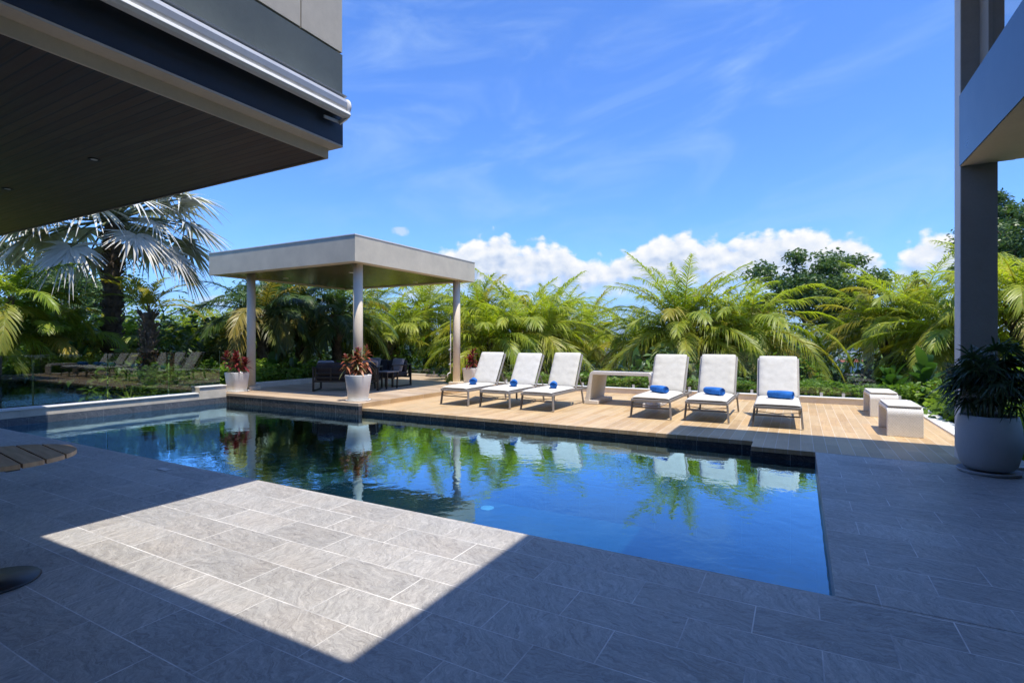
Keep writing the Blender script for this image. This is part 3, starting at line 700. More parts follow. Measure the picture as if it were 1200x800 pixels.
# ------------------------------------------------------------------ round slatted bistro table at the left edge
bt = thing('bistro_table', 'round bistro table with wooden slat top on a black disc base', 'table', (-4.18, 1.225, 0))
m_, t_, out_ = new_mat('teak_slat'); pp = O(t_)
nn = t_.noise(t_.vm('MULTIPLY', pp, (3.0, 40.0, 3.0)), 1.0, 6, .6, .4)
bsdf(t_, out_, t_.ramp(nn, [(.3, (.36, .22, .12)), (.7, (.55, .37, .21))]), .55, 0, nn, .2, .002); M['teak'] = m_
Rr = .385; ns = 7; sw = 2 * Rr / ns
for k in range(ns):
    y0, y1 = -Rr + k * sw + .005, -Rr + (k + 1) * sw - .005; poly = []
    N_ = 8
    for i in range(N_ + 1):
        y = y0 + (y1 - y0) * i / N_; poly.append((math.sqrt(max(1e-5, Rr * Rr - y * y)), y))
    for i in range(N_ + 1):
        y = y1 + (y0 - y1) * i / N_; poly.append((-math.sqrt(max(1e-5, Rr * Rr - y * y)), y))
    o = MB().prism(poly, 'z', .722, .748).build('slat', M['teak'], bt); o.rotation_euler.z = R(-7)
MB().box(-.30, .30, -.03, .03, .70, .7215).box(-.03, .03, -.30, -.031, .70, .7215).box(-.03, .03, .031, .30, .70, .7215).build('support', M['black'], bt)
MB().tube([(0, 0, .02), (0, 0, .70)], .03, 20).build('pole', M['black'], bt)
MB().lathe([(0, 0), (.215, 0), (.22, .006), (.21, .016), (.04, .024), (0, .024)], 0, 0, 48).build('base', M['black'], bt)

# ------------------------------------------------------------------ lounge set under the pavilion
def seat_set(name, label, cat, loc, rz, w_, back=True, cushions=2, pillows=True):
    r = thing(name, label, cat, loc, rz); hw = w_ / 2; dpt = .78
    for s in (-1, 1):                                              # closed rectangular side frames
        mb = MB(); x = s * hw
        mb.bar((x, -dpt / 2, .0), (x, -dpt / 2, .63), .05, .04, (0, 1, 0)).bar((x, dpt / 2, .0), (x, dpt / 2, .63), .05, .04, (0, 1, 0))
        mb.bar((x, -dpt / 2 - .02, .61), (x, dpt / 2 + .02, .61), .06, .03).bar((x, -dpt / 2, .02), (x, dpt / 2, .02), .05, .03)
        mb.build('side_frame', M['black'], r, bevel=.003)
    mb = MB(); mb.bar((-hw + .02, -dpt / 2 + .1, .26), (hw - .02, -dpt / 2 + .1, .26), .04, .05).bar((-hw + .02, dpt / 2 - .03, .26), (hw - .02, dpt / 2 - .03, .26), .04, .05)
    for y in (-.2, -.05, .1, .25): mb.bar((-hw + .02, y, .27), (hw - .02, y, .27), .06, .015)
    mb.build('seat_frame', M['black'], r)
    mb = MB(); yb = dpt / 2 - .02
    for z in (.60, .47, .36): mb.bar((-hw + .05, yb + .03, z), (hw - .05, yb + .03, z), .02, .035)
    for k in range(int(w_ / .45) + 2):
        x = -hw + .06 + (w_ - .12) * k / (int(w_ / .45) + 1); mb.bar((x, yb + .015, .27), (x, yb + .05, .62), .035, .02, (0, 1, 0))
    mb.build('back_frame', M['black'], r)
    for k in range(cushions):
        a = -hw + .04 + (w_ - .08) * k / cushions; b = -hw + .04 + (w_ - .08) * (k + 1) / cushions - .01
        MB().box(a, b, -dpt / 2 + .02, yb - .04, .285, .41).build('seat_cushion', M['sofa'], r, bevel=.04, segs=3)
        o = MB().box(a + .01, b - .01, yb - .16, yb - .02, .40, .74).build('back_cushion', M['sofa'], r, bevel=.05, segs=3)
    if pillows:
        for x, a in ((-hw + .25, 8), (hw - .27, -10)):
            o = MB().box(-.22, .22, -.06, .06, -.2, .2).build('pillow', M['pillow'], r, bevel=.055, segs=4)
            o.location = (x, yb - .24, .60); o.rotation_euler = (R(-18), 0, R(a))
    return r
# side facing the camera is the back: local +Y is the back
seat_set('garden_sofa', 'black framed outdoor sofa seen from behind with dark cushions', 'sofa', (-10.58, 10.16, .1), R(180 + 35), 1.63, cushions=2)
seat_set('garden_sofa', 'black framed outdoor sofa with grey pillows facing the camera, half hidden by the croton', 'sofa', (-10.78, 11.68, .1), R(0), 1.45, cushions=2)
ct = thing('coffee_table', 'low black table standing right of the two sofas', 'table', (-9.98, 10.95, .1))
mb = MB(); mb.box(-.26, .26, -.24, .24, .45, .48); mb.build('top', M['cushgrey'], ct, bevel=.004)
for sx in (-1, 1):
    for sy in (-1, 1): MB().bar((sx * .23, sy * .21, .45), (sx * .20, sy * .21, 0), .035, .035, (0, 1, 0)).build('leg', M['black'], ct)
# ------------------------------------------------------------------ foliage tools
class Leaves:
    """collects tapered leaf strips as numpy arrays; every strip is its own island"""
    def __init__(s): s.V = []; s.T = []; s.K = None
    def add(s, base, d, side, L, wd, droop, tone, prof=(.55, 1.0, .75, .06), K=None):
        base = np.asarray(base, float); n = len(base); d = np.asarray(d, float); side = np.asarray(side, float)
        L = np.broadcast_to(np.asarray(L, float), n); wd = np.broadcast_to(np.asarray(wd, float), n); droop = np.broadcast_to(np.asarray(droop, float), n)
        d = d / (np.linalg.norm(d, axis=1, keepdims=True) + 1e-9)
        side = side - d * (side * d).sum(1, keepdims=True); side /= (np.linalg.norm(side, axis=1, keepdims=True) + 1e-9)
        m = len(prof); V = np.zeros((n, m, 2, 3))
        for i, p in enumerate(prof):
            f = i / (m - 1); c = base + d * (L * f)[:, None]; c[:, 2] -= droop * L * f * f
            V[:, i, 0] = c - side * (wd * p / 2)[:, None]; V[:, i, 1] = c + side * (wd * p / 2)[:, None]
        s.V.append(V); s.T.append(np.broadcast_to(np.asarray(tone, float), n))
    def build(s, name, mat, parent=None, origin=(0, 0, 0)):
        vs = []; quads = []; tones = []; base = 0
        for V, T in zip(s.V, s.T):
            n, m = V.shape[:2]; vs.append(V.reshape(-1, 3))
            idx = base + np.arange(n)[:, None, None] * (m * 2) + np.arange(m - 1)[None, :, None] * 2
            q = np.concatenate([idx, idx + 1, idx + 3, idx + 2], axis=2).reshape(-1, 4); quads.append(q); tones.append(np.repeat(T, m - 1)); base += n * m * 2
        vs = np.concatenate(vs) - np.array(origin); q = np.concatenate(quads); tn = np.concatenate(tones)
        me = bpy.data.meshes.new(name); me.vertices.add(len(vs)); me.vertices.foreach_set('co', vs.astype(np.float32).ravel())
        me.loops.add(q.size); me.loops.foreach_set('vertex_index', q.astype(np.int32).ravel())
        me.polygons.add(len(q)); me.polygons.foreach_set('loop_start', (np.arange(len(q)) * 4).astype(np.int32)); me.polygons.foreach_set('loop_total', np.full(len(q), 4, np.int32))
        me.update(calc_edges=True)
        at = me.attributes.new('tone', 'FLOAT', 'FACE'); at.data.foreach_set('value', tn.astype(np.float32))
        me.materials.append(mat); o = bpy.data.objects.new(name, me); COL.objects.link(o)
        if parent: o.parent = parent
        return o

def rachis(c, azm, phi0, bend, L, ns=16, power=1.3):
    p = np.array(c, float); pts = [p.copy()]; tang = []
    for i in range(ns):
        f = (i + .5) / ns; ph = phi0 - bend * f ** power
        tv = np.array([math.cos(azm) * math.cos(ph), math.sin(azm) * math.cos(ph), math.sin(ph)]); tang.append(tv); p = p + tv * L / ns; pts.append(p.copy())
    return np.array(pts), np.array(tang + [tang[-1]])

def feather_frond(lv, rng, c, azm, phi0, bend, L, leaflen, nl, wd, droop, tone, bare=.17, vee=.35, rib=.75):
    pts, tg = rachis(c, azm, phi0, bend, L)
    ns = len(pts) - 1
    side0 = np.array([-math.sin(azm), math.cos(azm), 0.0]); roll = rng.uniform(-.25, .25)
    f = np.linspace(bare, .995, nl); fi = f * ns; i0 = np.minimum(fi.astype(int), ns - 1); fr = (fi - i0)[:, None]
    pos = pts[i0] * (1 - fr) + pts[i0 + 1] * fr; t_ = tg[i0] * (1 - fr) + tg[i0 + 1] * fr; t_ /= np.linalg.norm(t_, axis=1, keepdims=True)
    up = np.cross(t_, np.broadcast_to(side0, t_.shape)); up = -up * np.sign(up[:, 2:3] + 1e-6) * -1
    up = np.where(up[:, 2:3] < 0, -up, up)
    for s in (-1, 1):
        sd = side0 * s * math.cos(roll) + up * math.sin(roll) * s
        an = np.radians(62 - 36 * f)[:, None] + rng.normal(0, .07, (nl, 1))
        vv = vee + rng.normal(0, .16, (nl, 1))
        d = t_ * np.cos(an) + (sd * np.cos(vv) + up * np.sin(vv)) * np.sin(an)
        nrm = up * np.cos(vv) - sd * np.sin(vv)
        sdw = np.cross(d, nrm)
        ll = leaflen * (np.sin(np.pi * np.clip(.16 + .78 * f, 0, 1)) ** .7) * rng.uniform(.85, 1.1, nl)
        lv.add(pos, d, sdw, ll, wd * rng.uniform(.7, 1.15, nl), droop * rng.uniform(.5, 1.5, nl), np.clip(tone + rng.normal(0, .08, nl), 0, 1))
    # midrib: two crossed ribbons
    for wv in (np.array([-math.sin(azm), math.cos(azm), 0.0]), np.array([0, 0, 1.0])):
        seg = np.diff(pts, axis=0); l = np.linalg.norm(seg, axis=1); k = np.linspace(1, .25, ns)
        lv.add(pts[:-1], seg, np.broadcast_to(wv, seg.shape), l * 1.05, .024 * L / 2.0 * k ** 1.5 + .008, 0, rib, prof=(1, .95))

def palm_crown(lv, rng, c, nf, L, leaflen, nl=44, wd=.035, lo=-25, hi=82, bend=(50, 85), droop=.25, old=.3, squash=1.0, power=1.3, vee=.35, az0=None, rib=.75):
    for i in range(nf):
        f = (i + .5) / nf; azm = i * 2.39996 + rng.uniform(-.25, .25)
        if az0 is not None: azm = az0[0] + az0[1] * rng.uniform(-1, 1)
        phi0 = math.radians(hi + (lo - hi) * f ** .9) + rng.uniform(-.1, .1)
        b = math.radians(rng.uniform(*bend)) * (.75 + .35 * (1 - abs(2 * f - 1)))
        tn = max(0, (f - .55) / .45) * old * 2.6 * rng.uniform(.2, 1.2) if rng.random() < .85 else rng.uniform(.4, .9)
        feather_frond(lv, rng, c, azm, phi0, b, L * rng.uniform(.82, 1.08) * (1 if f > .12 else .75), leaflen * rng.uniform(.9, 1.1), nl, wd, droop, min(tn, 1), vee=vee, rib=rib)

def ringed_trunk(x, y, z0, z1, r0, r1, lean=(0, 0), seed=0, n=14, rough=.10, step=.12):
    rnd = random.Random(seed); pts = []; rs = []; k = max(4, int((z1 - z0) / step))
    for i in range(k + 1):
        f = i / k; pts.append((x + lean[0] * f * f, y + lean[1] * f * f, z0 + (z1 - z0) * f)); rs.append((r0 + (r1 - r0) * f) * (1 + (rough if i % 2 else -rough) + rnd.uniform(-rough, rough) * .5))
    mb = MB(); mb.tube(pts, rs, n)
    mb.v = [(a + rnd.uniform(-1, 1) * rough * r0 * .5, b + rnd.uniform(-1, 1) * rough * r0 * .5, c) for a, b, c in mb.v]
    return mb

TH = R(28.8); CS, SN = math.cos(TH), math.sin(TH)
def at(u, v, dd):
    """world point at depth dd along the view axis for photo pixel u, v: used to fix constants of where plants stand"""
    r_ = dd * (u - 600) / 612; return (r_ * CS - dd * SN, r_ * SN + dd * CS, 1.44 - dd * (v - 398) / 612)

def palm(label, c, ground, nf=38, L=3.0, leaflen=.62, mat='palm', trunk_r=.17, lean=(0, 0), seed=1, heads=None, cat='palm tree', group='palms beyond the pool deck', name='palm_tree', dens=1.15, **k):
    rng = np.random.default_rng(seed); gx, gy = c[0] - lean[0], c[1] - lean[1]
    r = thing(name, label, cat, (gx, gy, ground), 0, group)
    org = (gx, gy, ground); nf = int(nf * dens); k['nl'] = int(k.get('nl', 46) * 1.15); k.setdefault('wd', .038); k.setdefault('rib', .75 if mat == 'palm' else .05); k.setdefault('droop', .55); lv = Leaves(); palm_crown(lv, rng, c, nf, L, leaflen, **k)
    for h in (heads or []): palm_crown(lv, rng, h[0], int(h[1] * dens), h[2], leaflen, **k)
    lv.build('crown', M[mat], r, org)
    mb = ringed_trunk(gx, gy, ground, c[2] + .1, trunk_r * 1.15, trunk_r, lean, seed)
    for h in (heads or []):
        mb.tube([(gx, gy, ground), ((gx + h[0][0]) / 2, (gy + h[0][1]) / 2, (ground + h[0][2]) / 2 - .2), h[0]], [trunk_r, trunk_r * .9, trunk_r * .8], 12)
    # stubs of cut fronds under the crown
    rnd = random.Random(seed)
    for i in range(26 if trunk_r > .12 else 0):
        a = i * 2.4; z = c[2] - .05 - i * .03; q = (c[0] + math.cos(a) * trunk_r * .8, c[1] + math.sin(a) * trunk_r * .8, z)
        mb.bar(q, (q[0] + math.cos(a) * .2, q[1] + math.sin(a) * .2, z + .22), .06, .03)
    rel(mb, org).build('trunk', M['bark'], r, fix=False)
    return r

GZ = -1.2
# the big feather palms behind the deck, from the pavilion to the right edge
palm('big yellow-green palm behind the first two loungers, drooping its fronds towards the wicker table', at(612, 398, 19.5), GZ, 46, 3.5, .68, seed=11, nl=48, lo=-18, hi=80, bend=(55, 85), old=.30)
palm('palm just right of the pavilion roof, rising behind the shower column', at(562, 372, 22), GZ, 34, 3.0, .62, seed=12, old=.28)
palm('small pale palm behind the wicker table, showing between two larger crowns', at(690, 385, 27), GZ, 30, 3.2, .6, seed=13, old=.25)
palm('tallest yellow-green palm, its wide crown above the fourth and fifth lounger', at(800, 392, 18.0), GZ, 52, 3.5, .66, seed=14, nl=50, lo=-12, hi=84, bend=(45, 78), old=.26, heads=[(at(850, 390, 18.8), 26, 3.0)])
palm('palm with long yellowing fronds arching down behind the sixth lounger', at(880, 388, 17.2), GZ, 26, 3.3, .6, seed=15, lo=-22, hi=66, bend=(60, 95), old=.6)
palm('broad yellow palm between the wicker benches and the grey column', at(1072, 388, 16.5), GZ, 46, 3.3, .66, seed=16, nl=48, lo=-8, hi=84, bend=(45, 80), old=.42, heads=[(at(1032, 392, 17.5), 24, 2.9)])
palm('yellow-green palm showing behind the grey column at the right edge', at(1195, 350, 13.0), GZ, 30, 2.7, .6, seed=17, old=.40)
palm('palm with several bare leaning stalks behind the two sofas', at(455, 402, 22), GZ, 34, 3.1, .6, seed=18, lo=10, hi=84, bend=(50, 85), old=.25, nl=40)
palm('palm filling the gap behind the right pavilion column', at(500, 365, 24), GZ, 32, 3.3, .6, seed=19, old=.22)
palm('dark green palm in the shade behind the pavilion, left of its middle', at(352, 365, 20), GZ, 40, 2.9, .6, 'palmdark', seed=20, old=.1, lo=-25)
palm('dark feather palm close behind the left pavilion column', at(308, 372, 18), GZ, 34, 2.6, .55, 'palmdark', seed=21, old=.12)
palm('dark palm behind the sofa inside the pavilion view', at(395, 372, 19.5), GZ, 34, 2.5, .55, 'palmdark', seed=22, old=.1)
palm('palm behind the second and third lounger, lower than its neighbours', at(655, 392, 23), GZ, 34, 3.1, .6, seed=24, old=.25)
palm('palm behind the wicker table and fourth lounger, in the shade of the tallest palm', at(752, 405, 20), GZ, 30, 2.6, .55, seed=25, old=.3)
palm('palm between the pavilion and the first palm, crown just above the first lounger', at(575, 405, 18.5), GZ, 30, 2.7, .6, seed=26, old=.3)
palm('palm behind the left end of the nearer sofa', at(430, 370, 24), GZ, 32, 3.0, .6, seed=27, old=.15)
palm('palm low beside the grey column, behind the benches', at(1120, 400, 14), GZ, 30, 2.4, .55, seed=29, old=.35)
palm('palm half hidden behind the backrest of the third lounger', at(642, 382, 21.5), GZ, 30, 2.9, .6, seed=61, old=.35)
# left garden
palm('leaning feather palm at the far left with green and yellow fronds', at(14, 352, 13.5), GZ, 14, 2.0, .48, 'areca', .08, lean=(.9, .1), seed=31, old=.5, group='palms in the left garden')
palm('low clump palm with lime fronds left of the silver palm trunk', at(52, 396, 15.0), GZ, 20, 2.1, .48, 'areca', .09, seed=32, old=.5, lo=5, hi=86, group='palms in the left garden', heads=[(at(84, 402, 15.2), 12, 1.7)])
palm('clump of lime green palms between the silver palm and the small palm', at(146, 412, 18.5), GZ, 24, 2.1, .5, 'areca', .08, seed=33, old=.25, lo=10, hi=86, group='palms in the left garden')
palm('lime green areca palm right of the small palm, left of the pavilion', at(222, 418, 20), GZ, 34, 2.3, .5, 'areca', .08, seed=34, old=.3, lo=10, hi=86, group='palms in the left garden')
palm('areca palm touching the left corner of the pavilion roof', at(262, 405, 21), GZ, 34, 2.6, .5, 'areca', .08, seed=35, old=.2, lo=5, hi=86, group='palms in the left garden')
palm('far left shaded palm under the edge of the plank soffit', at(-20, 400, 14), GZ, 20, 2.1, .5, 'areca', .08, seed=36, old=.3, lo=0, hi=86, group='palms in the left garden')

# the small palm with a shaggy trunk and few yellow fronds
c = at(174, 366, 15.0); rng = np.random.default_rng(41); r = thing('small_palm', 'small palm with shaggy trunk and a few stiff yellow fronds', 'palm tree', (c[0], c[1], GZ), 0, 'palms in the left garden')
lv = Leaves()
for i in range(13):
    feather_frond(lv, rng, c, i * 2.4, R(rng.uniform(28, 80)), R(rng.uniform(50, 95)), 1.55, .3, 34, .03, .2, rng.uniform(.25, .85))
lv.build('crown', M['areca'], r, (c[0], c[1], GZ))
mb = ringed_trunk(c[0], c[1], GZ, c[2], .22, .15, seed=4, rough=.22)
rnd = random.Random(8)
for i in range(150):
    a = rnd.uniform(0, 6.28); z = rnd.uniform(-.2, c[2] - .05); q = (c[0] + math.cos(a) * .16, c[1] + math.sin(a) * .16, z); mb.bar(q, (q[0] + math.cos(a) * .12, q[1] + math.sin(a) * .12, z + rnd.uniform(.1, .25)), .05, .02)
rel(mb, (c[0], c[1], GZ)).build('trunk', M['bark'], r, fix=False)

# silver fan palm
def fan_leaf(lv, rng, hub, d, up, Rl, tone):
    d = d / np.linalg.norm(d); sd = np.cross(d, up); sd /= np.linalg.norm(sd); nrm = np.cross(sd, d)
    n = 34; a = np.linspace(-2.0, 2.0, n) + rng.normal(0, .02, n)
    cup = .25 * np.cos(a)[:, None]
    dirs = d * np.cos(a)[:, None] + sd * np.sin(a)[:, None] + nrm * (.22 - cup * .3)
    L = Rl * (.72 + .28 * np.cos(a * .55)) * rng.uniform(.85, 1.1, n)
    tw = rng.uniform(-.5, .5, (n, 1)); wside = np.cross(dirs, nrm + sd * tw)
    lv.add(np.broadcast_to(hub, (n, 3)), dirs, wside, L, .135 * Rl, rng.uniform(.25, .75, n), np.clip(tone + rng.normal(0, .06, n), 0, 1), prof=(.30, .8, .85, .45, .22, .04))
def fan_palm(label, c, ground, nl_, pet, Rl, tr, seed):
    rng = np.random.default_rng(seed); r = thing('silver_palm', label, 'palm tree', (c[0], c[1], ground), 0, 'palms in the left garden'); lv = Leaves(); st = MB()
    for i in range(nl_):
        f = (i + .5) / nl_; azm = i * 2.39996 + rng.uniform(-.2, .2); phi = R(80 - 106 * f ** .92) + rng.uniform(-.1, .1)
        d = np.array([math.cos(azm) * math.cos(phi), math.sin(azm) * math.cos(phi), math.sin(phi)]); pl = pet * rng.uniform(.8, 1.1)
        mid = np.array(c) + d * pl * .55; hub = np.array(c) + d * pl + np.array([0, 0, -.10 * pl * math.cos(phi)])
        st.tube([c, mid, hub], [.05, .035, .022], 6, False)
        ld = d + np.array([0, 0, -.42 + .25 * math.sin(phi)]); fan_leaf(lv, rng, hub, ld, np.array([0, 0, 1.0]) + d * .3, Rl * rng.uniform(.85, 1.1), 0 if f < .82 else rng.uniform(0, .8))
    lv.build('crown', M['silver'], r, (c[0], c[1], ground)); rel(st, (c[0], c[1], ground)).build('stalks', M['greenstem'], r, fix=False)
    mb = ringed_trunk(c[0], c[1], ground, c[2] + .1, tr * 1.25, tr, seed=seed, rough=.12); rr = random.Random(seed)
    for i in range(230):
        a = rr.uniform(0, 6.28); z = rr.uniform(ground + .3, c[2]); q = (c[0] + math.cos(a) * tr * .95, c[1] + math.sin(a) * tr * .95, z); mb.bar(q, (q[0] + math.cos(a) * .12, q[1] + math.sin(a) * .12, z + rr.uniform(.05, .22)), .10, .025)
    rel(mb, (c[0], c[1], ground)).build('trunk', M['bark'], r, fix=False); return r
fan_palm('large silver-blue fan palm with a thick dark trunk, its crown under the soffit edge', at(132, 258, 16.0), GZ, 54, 2.0, 1.25, .20, 51)
fan_palm('silver fan palm standing farthest left, mostly hidden by the soffit', at(-35, 262, 17.5), GZ, 28, 1.5, 1.1, .25, 52)

# broadleaf trees
def broad_tree(label, base, h, crown_r, seed, leaves=9000, leafsize=.16, mat='broad', group='broadleaf trees behind the palms', flat_=.62, hs=1.0):
    rnd = random.Random(seed); rng = np.random.default_rng(seed)
    r = thing('broadleaf_tree', label, 'tree', base, 0, group); mb = MB(); tips = []
    def grow(p, d, L, rad, lev):
        q = p + d * L; m_ = p + d * L * .5 + Vector((rnd.uniform(-1, 1), rnd.uniform(-1, 1), 0)) * L * .08
        mb.tube([p, m_, q], [rad, rad * .82, rad * .65], 7 if lev < 2 else 5, False)
        if lev >= 4 or L < crown_r * .12: tips.append(q); return
        if lev >= 2: tips.append(m_); tips.append(q)
        for k in range(rnd.choice((2, 3, 3))):
            a = rnd.uniform(0, 6.28); tilt = rnd.uniform(.35, .95)
            s = d.orthogonal().normalized(); s.rotate(Matrix.Rotation(a, 3, d)); nd = (d * math.cos(tilt) + s * math.sin(tilt)); nd.z = nd.z * .8 + .12; nd.normalize()
            grow(q, nd, L * rnd.uniform(.62, .86), rad * .6, lev + 1)
    grow(Vector((0, 0, 0)), Vector((rnd.uniform(-.08, .08), 0, 1)).normalized(), h * .42, h * .028, 0)
    T = np.array([list(q) for q in tips]); T[:, :2] *= hs; mb.v = [(x * hs, y * hs, z) for x, y, z in mb.v]; n = leaves; idx = rng.integers(0, len(T), n)
    cl = rng.uniform(.55, 1.25, len(T)) * crown_r * .16
    off = rng.normal(0, 1, (n, 3)); off /= np.linalg.norm(off, axis=1, keepdims=True); off *= (rng.uniform(.35, 1, n) * cl[idx])[:, None]; off[:, 2] *= flat_
    d = rng.normal(0, 1, (n, 3)); d[:, 2] *= .45; sd = rng.normal(0, 1, (n, 3))
    lv = Leaves(); lv.add(T[idx] + off, d, sd, rng.uniform(.7, 1.3, n) * leafsize, leafsize * .55, .25, 0, prof=(.4, 1, .15)); lv.build('crown', M[mat], r)
    mb.build('trunk', M['greybark'], r, fix=False); return r
b = at(922, 398, 31); broad_tree('dark green broadleaf tree with layered branches between the two biggest palms', (b[0], b[1], -2.5), 6.9, 5.6, 61, 26000, .20)
b = at(962, 398, 38); broad_tree('darker broadleaf tree farther back, right of the layered tree', (b[0], b[1], -3), 6.2, 4.5, 62, 15000, .2, hs=.7)
b = at(1195, 398, 27); broad_tree('tall dark tree rising behind the left side of the grey column', (b[0], b[1], -2.5), 9.8, 3.2, 63, 14000, .15, hs=.42)
b = at(1245, 398, 24); broad_tree('tall tree seen under the balcony at the right edge', (b[0], b[1], -2.5), 10.5, 5.5, 64, 18000, .15, hs=.6)
b = at(345, 398, 34); broad_tree('broadleaf tree far behind the pavilion seen through the dark palms', (b[0], b[1], -3), 7.5, 6.0, 65, 9000, .2)
b = at(520, 398, 40); broad_tree('broadleaf tree far behind the right end of the pavilion', (b[0], b[1], -4), 7.0, 6.0, 66, 8000, .2)
b = at(40, 398, 27); broad_tree('broadleaf tree behind the palms at the far left', (b[0], b[1], -3), 8.0, 6.5, 67, 10000, .2)

# hedges: low clipped leafy bands
def hedge(name, label, boxes, n, size, mat, cat='hedge', group=None, lump=.12, kind=None, seed=7, jit=1.0):
    rng = np.random.default_rng(seed); lv = Leaves(); tot = sum((b[1] - b[0]) * (b[3] - b[2]) + (b[5] - b[4]) * ((b[1] - b[0]) + (b[3] - b[2])) for b in boxes)
    for b in boxes:
        area = (b[1] - b[0]) * (b[3] - b[2]) + (b[5] - b[4]) * ((b[1] - b[0]) + (b[3] - b[2])); k = int(n * area / tot)
        x = rng.uniform(b[0], b[1], k); y = rng.uniform(b[2], b[3], k); u = rng.random(k) ** .45
        topz = b[5] + lump * (np.sin(x * 3.1 + seed) * .5 + np.sin(y * 4.3 + x * 1.7) * .5 + np.sin(x * 9.0 + y * 7) * .3)
        z = b[4] + (topz - b[4]) * u
        base = np.stack([x, y, z], 1); d = rng.normal(0, 1, (k, 3)); d[:, 2] = np.abs(d[:, 2]) * .7 + .1; sd = rng.normal(0, 1, (k, 3)); sd[:, 2] *= .3
        lv.add(base, d, sd, rng.uniform(.6, 1.4, k) * size, size * .55, .25, 0, prof=(.35, 1, .12))
    o = lv.build(name, M[mat]); tag(o, label, None if kind else cat, group, kind); return o
hedge('low_hedge', 'low bright green hedge running behind the white curb of the deck', [(-8.0, 2.3, 14.05, 14.9, -.3, .36)], 15000, .11, 'hedge')
hedge('side_hedge', 'bushy hedge growing along the right edge of the deck beside the benches', [(2.36, 3.9, 7.9, 14.0, -.5, .55)], 15000, .13, 'hedge', seed=9, lump=.22)
hedge('side_hedge', 'leafy hedge right of the big planter, below the balcony', [(2.4, 4.6, 3.0, 7.8, -.5, .45)], 9000, .13, 'hedge', seed=10, lump=.2)
hedge('garden_hedge', 'dark leafy hedge between the pool curb and the small palm', [(-16.5, -13.6, 7.2, 13.5, -.6, .55)], 12000, .14, 'hedge', seed=12, lump=.25)
# mixed undergrowth that nobody could count
boxes = []
rg = random.Random(77)
for u in range(-60, 1290, 17):
    for dd in (15.5, 18.5, 22.5, 28):
        if u > 1090 and dd < 18: dd2 = dd * .62
        else: dd2 = dd
        x, y, z = at(u + rg.uniform(-10, 10), 400, dd2 + rg.uniform(-1, 1))
        if (-13.6 < x < 2.3 and y < 14.2) or y < 3 or (x > -13.6 and x < -8 and y < 15.7) or (y < 15.0 and x > -17 and u > 230 and u < 1000): continue
        if u < 262 and dd > 18: hh_add = 1.1
        else: hh_add = 0.0
        gap = (700 < u < 745) or (958 < u < 1030)
        hh = rg.uniform(.4, 1.2) + (dd - 15) * .11 + hh_add
        if gap: hh = rg.uniform(-.2, .15) - dd * .012
        s_ = rg.uniform(.5, 1.1) * dd2 / 18
        boxes.append((x - s_, x + s_, y - s_, y + s_, -1.0 - dd * .03, hh))
def clumps(name, boxes, per, size, mat, seed, label):
    rng = np.random.default_rng(seed); lv = Leaves()
    for b in boxes:
        cx, cy, cz = (b[0] + b[1]) / 2, (b[2] + b[3]) / 2, (b[4] + b[5]) / 2; k = per
        v = rng.normal(0, 1, (k, 3)); v /= np.linalg.norm(v, axis=1, keepdims=True); v *= (rng.uniform(.3, 1, k) ** .5)[:, None]
        lump = 1 + .25 * np.sin(v[:, 0:1] * 5 + cx) * np.cos(v[:, 2:3] * 4 + cy)
        v = v * lump * np.array([(b[1] - b[0]) / 1.5, (b[3] - b[2]) / 1.5, (b[5] - b[4]) / 2]); base = v + np.array([cx, cy, cz])
        d = rng.normal(0, 1, (k, 3)); d[:, 2] *= .5; sd = rng.normal(0, 1, (k, 3)); sd[:, 2] *= .4; q = size * rng.uniform(.7, 1.5)
        lv.add(base, d, sd, rng.uniform(.6, 1.4, k) * q, q * .5, .35, 0, prof=(.35, 1, .12))
    o = lv.build(name, M[mat]); tag(o, label, None, None, 'stuff'); return o
rg.shuffle(boxes)
h_ = len(boxes) // 3
clumps('undergrowth', boxes[:h_], 620, .20, 'under', 71, 'dense dark leafy undergrowth below the palms')
clumps('undergrowth', boxes[h_:2 * h_], 620, .17, 'broad', 72, 'dense leafy undergrowth below the palms')
clumps('undergrowth', boxes[2 * h_:], 560, .16, 'hedge', 73, 'lighter green leafy undergrowth below the palms')

# big-leaved plants scattered in the undergrowth
def rosette(name, label, cat, loc, n, L, wd, mat, seed, group=None, lo=15, hi=85, droop=.45, stem=0.0, stem_r=.02, parent=None, tone=0.0, stems=1, old=0.0, spread=.06):
    rng = np.random.default_rng(seed); lv = Leaves()
    r = parent or thing(name, label, cat, loc, 0, group)
    o3 = np.array(loc if parent else (0, 0, 0), float)
    base = []; dirs = []; 
    for s in range(stems):
        sx, sy = (rng.normal(0, spread, 2) if stems > 1 else (0, 0)); hh = stem * rng.uniform(.55, 1.1) if stems > 1 else stem
        k = n // stems
        for i in range(k):
            f = i / k; a = i * 2.39996 + rng.uniform(-.3, .3); ph = math.radians(lo + (hi - lo) * f) + rng.uniform(-.12, .12)
            base.append((sx * (1 + 1.2 * hh), sy * (1 + 1.2 * hh), hh * (.45 + .55 * f) if stem else 0.0)); dirs.append((math.cos(a) * math.cos(ph), math.sin(a) * math.cos(ph), math.sin(ph)))
    base = np.array(base) + o3; dirs = np.array(dirs); side = np.cross(dirs, np.array([0, 0, 1.0])) + rng.normal(0, .15, dirs.shape)
    tn = np.where(rng.random(len(base)) < old, rng.uniform(.6, 1, len(base)), tone)
    lv.add(base, dirs, side, rng.uniform(.75, 1.15, len(base)) * L, wd, rng.uniform(.6, 1.3, len(base)) * droop, tn, prof=(.35, .8, 1, .85, .5, .06))
    lv.build('foliage', M[mat], r)
    return r
